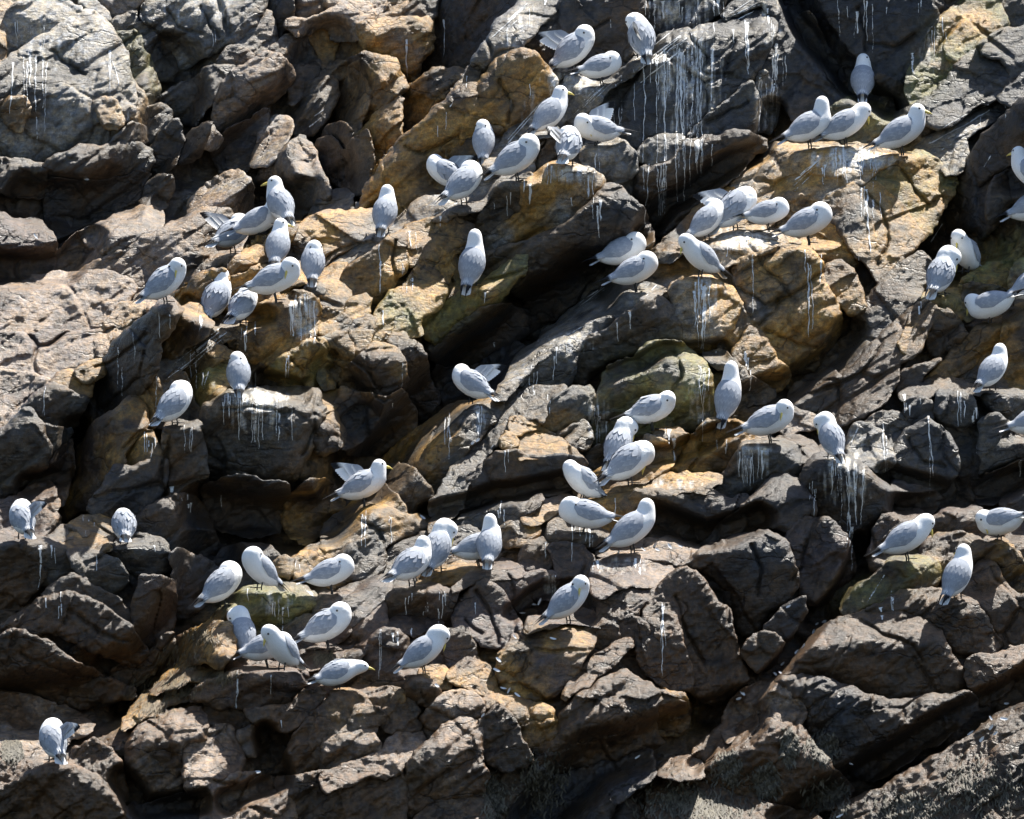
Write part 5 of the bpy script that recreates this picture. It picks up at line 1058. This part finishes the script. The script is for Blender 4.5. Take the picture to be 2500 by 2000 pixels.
    mant = np.clip((sb - 0.012) / 0.012, 0, 1) * np.clip((0.070 - sa) / 0.012, 0, 1) * np.clip((sa + 0.115) / 0.012, 0, 1) * np.clip((dh - 0.056) / 0.01, 0, 1)
    col = WHITE * (1 - mant[:, None]) + GREY * mant[:, None]
    hx, hz = t2m(tl, fx, fy)
    hy = float(at(hx, hz - 0.012))
    cz_, sz_ = math.cos(math.radians(heading)), math.sin(math.radians(heading))
    bx = hx + np.array([-.10, -.05, 0, .05, .09]) * cz_ * size; need = 0.0
    for f_, dz in zip(np.array([-.10, -.05, 0, .05, .09]), (0, .03, .05, .08, .10)):
        for h_ in (.05, .10, .15):
            yr = float(at(hx + f_ * cz_ * size, hz + (h_ + f_ * math.sin(p)) * size)); need = max(need, hy + f_ * sz_ + 0.045 - yr)
    hy += NUDGE.get((tl, fx), 0.0) - min(max(need, 0.0), 0.075)
    root = bpy.data.objects.new('kittiwake', None); link(root)
    root.empty_display_size = 0.05
    k = (D + hy) / D
    root.location = (hx * k, hy - 0.012, hz * k); root.rotation_euler = (0, 0, math.radians(heading)); root.scale = (size * 0.93,) * 3
    root['label'] = label; root['category'] = 'seabird'; root['group'] = 'kittiwakes resting on the rocks'
    mesh_obj('body', V, Q, PLUME, root, col)
    vd = V - Hc; vl = np.linalg.norm(vd, axis=1); near = vl < 0.062; vd = vd[near] / vl[near][:, None]; vl = vl[near]
    def out(dv):
        dv = dv / np.linalg.norm(dv); m = vd @ dv > 0.97
        return (float(np.median(vl[m])) if m.any() else 0.040), dv
    # ---- wings
    def shell(u, v, side, lift):
        s = 0.072 - 0.322 * u; th0 = np.radians(-3); th1 = np.radians(np.interp(u, [0, .12, .35, .6, .8, 1.0], [55, 98, 112, 92, 66, 52]))
        th = th0 + (th1 - th0) * v
        R = np.maximum(rad(s), np.interp(u, [0, .6, .8, 1], [0, .032, .024, .017])) + lift + 0.002
        ax = C + np.outer(s, a) + np.outer(np.interp(u, [0, .5, 1], [0.002, 0.004, 0.010]), b)
        sid = side * (np.sin(th) * R + np.interp(u, [0, .6, 1], [0, 0.0, 0.010]))
        return ax + np.outer(np.cos(th) * R, b) + np.outer(sid, yv)
    def folded(side):
        VV, QQ, CC = [], [], []
        def patch(uf, vf, lf, cf, nu, nv):
            uu, ww = np.meshgrid(np.linspace(0, 1, nu), np.linspace(-1, 1, nv), indexing='ij'); uu = uu.ravel(); ww = ww.ravel()
            base = sum(len(x) for x in VV)
            VV.append(shell(uf(uu, ww), vf(uu, ww), side, lf(uu, ww))); CC.append(cf(uu, ww))
            i = np.arange(nu * nv).reshape(nu, nv); q = np.stack([i[:-1, :-1], i[:-1, 1:], i[1:, 1:], i[1:, :-1]], -1).reshape(-1, 4)
            QQ.append((q if side < 0 else q[:, ::-1]) + base)
        tip = lambda c0, c1, t, e=0.80, w=0.12: c0 * (1 - np.clip((t - e) / w, 0, 1))[:, None] + c1 * np.clip((t - e) / w, 0, 1)[:, None]
        patch(lambda t, w: t * 0.72, lambda t, w: (w + 1) / 2, lambda t, w: 0.0008 + 0 * t, lambda t, w: np.repeat(GREY[None], len(t), 0), 12, 8)
        for row, (u0, du, nf, hw) in enumerate([(0.03, .20, 5, .16), (0.13, .21, 6, .15), (0.24, .22, 6, .145), (0.35, .23, 6, .14), (0.46, .25, 5, .14)]):
            for f in range(nf):
                vc = (f + 0.5 + 0.4 * (row % 2) - 0.2) / nf; rl = abs(rnd.normal(0, 0.0027)) * ruff; jit = rnd.normal(0, 0.02) * ruff; lc = rnd.uniform(0.94, 1.07) + 0.06 * ruff * rnd.random()
                c1 = PALE if row < 4 else WHITE
                patch(lambda t, w: u0 + t * du * (1 - 0.28 * w * w) + jit * t, lambda t, w: np.clip(vc + w * hw * (0.55 + 0.9 * t - 0.9 * t * t) + 0.5 * jit * t, 0, 1),
                      lambda t, w: 0.0014 + 0.0017 * t - 0.0010 * w * w + rl * t * t, lambda t, w: tip(GREY * lc, c1, t, 0.86 if row < 4 else .72), 5, 3)
        for f in range(5):                                             # flight feathers, black at the end
            vc = 0.28 + 0.13 * f; end = 1.0 - 0.055 * f
            patch(lambda t, w: 0.52 + t * (end - 0.52) * (1 - 0.05 * w * w), lambda t, w: np.clip(vc + w * 0.15 * (1 - 0.6 * t), 0, 1.1),
                  lambda t, w: 0.0026 + 0.0010 * f * (1 - t) - 0.001 * w * w, lambda t, w: tip(GREY * 0.95 + 0.05 * f * 0.3, BLACK, 0.52 + t * (end - .52), 0.70, 0.03), 13, 3)
        return np.concatenate(VV), np.concatenate(QQ), np.concatenate(CC)
    def feather_fan(base, dirs, lens, wids, nrm, cfun, droop=0.02):
        VV, QQ, CC = [], [], []; o = 0
        for k_, (d_, L, w_) in enumerate(zip(dirs, lens, wids)):
            d_ = d_ / np.linalg.norm(d_); sdv = np.cross(nrm, d_); sdv /= np.linalg.norm(sdv)
            t = np.linspace(0, 1, 7); ww = np.array([-1, 0, 1.0]); prof = np.sqrt(np.clip(1 - (1.9 * np.clip(t - 0.5, 0, 1)) ** 2, 0.02, 1)) * (0.45 + 0.55 * np.minimum(1, t * 3))
            pts = base[k_][None, None] + (t * L)[:, None, None] * d_ + (prof[:, None] * ww * w_)[..., None] * sdv + ((0.004 * k_ / len(lens)) - 0.003 * ww ** 2 - (droop * t ** 2)[:, None])[..., None] * nrm
            VV.append(pts.reshape(-1, 3)); CC.append(np.repeat(cfun(t, k_ / max(1, len(lens) - 1)), 3, 0))
            i = np.arange(21).reshape(7, 3); QQ.append(np.stack([i[:-1, :-1], i[:-1, 1:], i[1:, 1:], i[1:, :-1]], -1).reshape(-1, 4) + o); o += 21
        return np.concatenate(VV), np.concatenate(QQ), np.concatenate(CC)
    for side, st in ((1, wings[0]), (-1, wings[1])):
        w = folded(side)
        if st == 'r':                                                  # the wing lifted off the back, feathers spread
            sh = C + 0.050 * a + 0.034 * b + side * 0.030 * yv; wr = sh - 0.012 * a + side * 0.034 * yv + 0.050 * b; f = np.linspace(0, 1, 11)
            d0 = -a + 0.10 * side * yv + 0.05 * b; d1 = -0.86 * a + 0.30 * side * yv + 0.55 * b; nrm = np.cross(d0, d1); nrm /= np.linalg.norm(nrm); nrm *= 1 if nrm @ yv * side > 0 else -1
            bs = [sh * (1 - x) + wr * x for x in f]; ds = [d0 * (1 - x) + d1 * x for x in f]
            def cf(t, x, lo=0.9, c0=PALE): k_ = np.clip((t - (lo if x < .8 else .70)) / .06, 0, 1)[:, None]; return c0 * (1 - k_) + (WHITE if x < .8 else BLACK) * k_
            A_ = feather_fan(bs, ds, 0.120 + 0.055 * f, np.full(11, 0.020), nrm, lambda t, x: cf(t, x, .9, WHITE * 0.9), 0.022)
            B_ = feather_fan([x - 0.004 * nrm for x in bs], ds, 0.085 + 0.02 * f, np.full(11, 0.019), nrm, lambda t, x: cf(t, 0, .85, PALE), 0.016)
            G_ = feather_fan([x - 0.008 * nrm for x in bs], ds, 0.048 + 0.01 * f, np.full(11, 0.018), nrm, lambda t, x: cf(t, 0, .95, GREY), 0.010)
            w = (np.concatenate([A_[0], B_[0], G_[0], w[0]]), np.concatenate([A_[1], B_[1] + len(A_[0]), G_[1] + 2 * len(A_[0]), w[1] + 3 * len(A_[0])]), np.concatenate([A_[2], B_[2], G_[2], w[2]]))
        mesh_obj('wing', w[0], w[1], PLUME, root, w[2])
    # ---- tail
    spread = math.radians(9 if ruff < 0.9 else 17); dt = -a * 1.0 + b * rnd.uniform(-0.05, 0.12)
    f = np.linspace(-1, 1, 8)
    tb = C - 0.115 * a + 0.004 * b
    w = feather_fan([tb + yv * q * 0.008 for q in f], [dt * math.cos(q * spread) + yv * math.sin(q * spread) for q in f], np.full(8, 0.096) - 0.006 * np.abs(f), np.full(8, 0.011), b, lambda t, q: np.repeat((WHITE * 0.97)[None], len(t), 0), 0.004)
    mesh_obj('tail', w[0], w[1], PLUME, root, w[2])
    # ---- bill, eyes
    up = np.array([0, 0, 1.0]); sv = np.cross(up, hd); sv /= np.linalg.norm(sv) + 1e-9; uv = np.cross(hd, sv)
    t = np.linspace(0, 1, 7); ang = np.linspace(0, 2 * np.pi, 9)[:-1]
    rb0 = out(hd)[0] - 0.006
    ctr = Hc + np.outer(rb0 + 0.047 * t, hd) - np.outer(0.004 + 0.009 * t ** 2.5, uv)
    rb_ = 0.0090 * (1 - t ** 1.6) + 0.0008
    V = (ctr[:, None] + rb_[:, None, None] * (0.72 * np.cos(ang)[None, :, None] * sv + np.sin(ang)[None, :, None] * uv)).reshape(-1, 3)
    i = np.arange(56).reshape(7, 8); q = np.stack([i[:-1], np.roll(i, -1, 1)[:-1], np.roll(i, -1, 1)[1:], i[1:]], -1).reshape(-1, 4)
    mesh_obj('bill', V, q, BILL, root, np.repeat(np.array([[0.70, 0.55, 0.13]]), 56, 0))
    th, ph = np.meshgrid(np.linspace(0, np.pi, 6), np.linspace(0, 2 * np.pi, 9)[:-1], indexing='ij')
    sp = np.stack([np.sin(th) * np.cos(ph), np.sin(th) * np.sin(ph), np.cos(th)], -1).reshape(-1, 3)
    i = np.arange(48).reshape(6, 8); q = np.stack([i[:-1], i[1:], np.roll(i, -1, 1)[1:], np.roll(i, -1, 1)[:-1]], -1).reshape(-1, 4)
    for s in (1, -1):
        ro, dv = out(hd * 0.50 + uv * 0.24 + sv * s * 0.83)
        mesh_obj('eye', Hc + dv * (ro - 0.0012) + sp * 0.0062, q, DARK, root, np.full((48, 3), 0.012))
    # ---- legs with webbed feet
    for s in (1, -1):
        hip = C + np.array([0.0, s * 0.022, -0.040]); an = np.array([0.004, s * 0.022, 0.006]); kn = hip * 0.45 + an * 0.55 + np.array([-0.006, 0, 0])
        ch = [hip, kn, an, np.array([0.004, s * 0.022, -0.010])]; rl = [0.0085, 0.0046, 0.0042, 0.0042]
        V = np.concatenate([[c + r_ * np.array([math.cos(x), math.sin(x), 0]) for x in np.linspace(0, 2 * np.pi, 7)[:-1]] for c, r_ in zip(ch, rl)])
        i = np.arange(24).reshape(4, 6); Q1 = np.stack([np.roll(i, -1, 1)[:-1], i[:-1], i[1:], np.roll(i, -1, 1)[1:]], -1).reshape(-1, 4)
        toes = np.array([an + [0, 0, -0.002], an + [0.040, 0.016, -0.004], an + [0.046, 0, -0.004], an + [0.040, -0.016, -0.004]])
        top = toes + [0, 0, 0.004]; base = len(V)
        V = np.concatenate([V, toes, top])
        Q2 = np.array([[0, 3, 2, 1], [4, 5, 6, 7], [0, 1, 5, 4], [1, 2, 6, 5], [2, 3, 7, 6], [3, 0, 4, 7]]) + base
        mesh_obj('leg', V, np.concatenate([Q1, Q2]), DARK, root, np.full((len(V), 3), 0.02))
    return root
for spec in BIRDS: bird(spec)

# ------------------------------------------------------------------ loose feathers, seaweed
def feather(tile, x, y, label, group, ang):
    px, pz = t2m(tile, x, y); py = float(at(px, pz)); n_ = 7; t = np.linspace(0, 1, n_); L = random.uniform(0.026, 0.046); w = random.uniform(0.005, 0.009)
    s = np.array([-1, 0, 1.0]); pr = np.sin(np.clip(t * 0.9 + 0.1, 0, 1) * np.pi) ** 0.6 * w
    d = np.array([math.cos(ang), -0.35, math.sin(ang)]); d /= np.linalg.norm(d); sd = np.cross(d, [0.2, -0.8, 0.5]); sd /= np.linalg.norm(sd); nn = np.cross(sd, d)
    V = ((t - 0.5)[:, None, None] * L * d + (pr[:, None] * s)[..., None] * sd + (0.25 * L * ((t - .5) ** 2)[:, None] + 0.3 * w * s ** 2)[..., None] * nn).reshape(-1, 3)
    i = np.arange(n_ * 3).reshape(n_, 3); q = np.stack([i[:-1, :-1], i[:-1, 1:], i[1:, 1:], i[1:, :-1]], -1).reshape(-1, 4)
    o = mesh_obj('feather', V, q, PLUME, None, np.full((len(V), 3), 0.74))
    k = (D + py) / D; o.location = (px * k, py - 0.016, pz * k)
    o['label'] = label; o['category'] = 'feather'; o['group'] = group
for tl, lab_, grp, pts in [
    (9, 'white feather in the diagonal lower right crevice, %s there', 'feathers in the lower right crevice', [(945, 585), (925, 625), (990, 570), (865, 715), (830, 745), (745, 815), (705, 880), (735, 870), (510, 990), (490, 1020)]),
    (9, 'white feather on the wet lower right slope, %s there', 'feathers on the wet slope', [(1965, 1140), (2040, 1140), (1965, 1185), (1845, 1220), (1910, 1255), (1990, 1220), (2055, 1050)]),
    (8, 'white feather on the brown ledge beside the grey kittiwake facing away, %s', 'feathers on the brown ledge', [(1915, 120), (2000, 130), (1850, 150), (2065, 130), (1700, 165), (1930, 150)]),
    (8, 'white feather beside the flat-topped purple block, %s there', 'feathers beside the purple block', [(1095, 660), (1140, 520), (1000, 795), (990, 855), (1205, 470), (1110, 1000), (1030, 960), (1060, 970), (1240, 450)]),
    (5, 'small white feather at the foot of the grey ramp, %s', 'feathers at the foot of the ramp', [(555, 1495), (850, 1055), (880, 1040)])]:
    ORD = ['topmost', 'second from the top', 'third from the top', 'fourth from the top', 'fifth from the top', 'sixth from the top', 'seventh from the top', 'eighth from the top', 'ninth from the top', 'lowest']
    for k, (x, y) in enumerate(sorted(pts, key=lambda p_: p_[1])): feather(tl, x, y, lab_ % ('lowest' if k == len(pts) - 1 else ORD[k]), grp, random.uniform(-1.0, 1.3))
for x, y, t_, l_ in [(910, 1115, 8, 'white feather stuck upright on the brown rock below the bending kittiwake'), (1815, 1360, 8, 'white feather in the deep shade of the dark lower hollow'), (1140, 1400, 9, 'white feather on the weedy boulder at lower right'),
                     (780, 480, 9, 'tiny white feather on the dark boulder above the diagonal crevice'), (1510, 1450, 7, 'pale feather in the gap between the brown lower boulders'), (210, 1385, 1, 'white feather on the tan far cliff'), (505, 1050, 1, 'white speck of down on the grey ledge of the far cliff'),
                     (1080, 1705, 9, 'pale feather at the bottom edge among seaweed'), (1320, 670, 8, 'white feather on top of the purple block'), (640, 945, 8, 'white feather on the knobbly brown rock in the lower middle')]:
    feather(t_, x, y, l_, 'scattered feathers', random.uniform(-1, 1.4))
def weed(name, label, regions, count, length, width, colr, lean=0.0, flat=0.004):
    VV, QQ, CC = [], [], []; o = 0
    for k_ in range(count):
        tl, x, y, rx, ry = regions[k_ % len(regions)]
        u, v = random.gauss(0, 0.42), random.gauss(0, 0.42)
        if u * u + v * v > 1.1: continue
        px, pz = t2m(tl, x + u * rx, y + v * ry)
        if not (X0 + .1 < px < X1 - .1 and Z0 + .12 < pz < Z1 - .1): continue
        L = length * random.uniform(0.5, 1.4); w = width * random.uniform(0.6, 1.3); an = lean + random.gauss(0, 0.45)
        t = np.linspace(0, 1, 5); qx = px - math.sin(an) * L * t + 0.004 * np.sin(t * 7 + k_); qz = pz - math.cos(an) * L * t
        yy = np.minimum(at(qx, qz), at(qx[:1], qz[:1]) + 0.05) - flat - 0.012 * np.sin(t * np.pi) * random.random()
        pr = w * np.array([0.5, 0.9, 1.0, 0.95, 0.35])
        e = np.stack([np.stack([qx - pr * math.cos(an), yy, qz], 1), np.stack([qx, yy - 0.35 * w, qz], 1), np.stack([qx + pr * math.cos(an), yy, qz], 1)], 1).reshape(-1, 3)
        VV.append(e); CC.append(np.repeat((np.array(colr) * random.uniform(0.5, 1.6))[None], 15, 0))
        i = np.arange(15).reshape(5, 3); QQ.append(np.stack([i[:-1, :-1], i[:-1, 1:], i[1:, 1:], i[1:, :-1]], -1).reshape(-1, 4) + o); o += 15
    ob = mesh_obj(name, unproj(np.concatenate(VV)), np.concatenate(QQ), WEED, None, np.concatenate(CC))
    ob['kind'] = 'stuff'; ob['label'] = label; ob['category'] = 'seaweed'
weed('seaweed', 'dark bladed seaweed hanging on the lowest rocks', [(9, 130, 1600, 300, 150), (9, 430, 1430, 110, 120), (9, 980, 1300, 110, 110), (9, 640, 1490, 90, 120), (9, 780, 1290, 60, 120), (9, 300, 1650, 300, 110), (8, 1250, 1500, 180, 200), (8, 980, 1600, 80, 160), (9, 1000, 1580, 160, 120), (9, 1900, 1520, 300, 220), (9, 1500, 1640, 300, 120), (7, 70, 1300, 70, 70)], 3400, 0.042, 0.0050, (0.085, 0.075, 0.055))
weed('algae_fringe', 'brown stringy algae draped over the ridge below the lower left birds', [(7, 1050, 760, 180, 110), (7, 1080, 900, 180, 60), (7, 900, 1050, 180, 70), (7, 850, 930, 70, 130), (7, 1200, 640, 130, 70), (7, 1300, 870, 120, 40), (7, 1900, 760, 130, 40), (7, 1050, 950, 150, 50)], 1300, 0.055, 0.0022, (0.12, 0.09, 0.05), 0.75, 0.003)
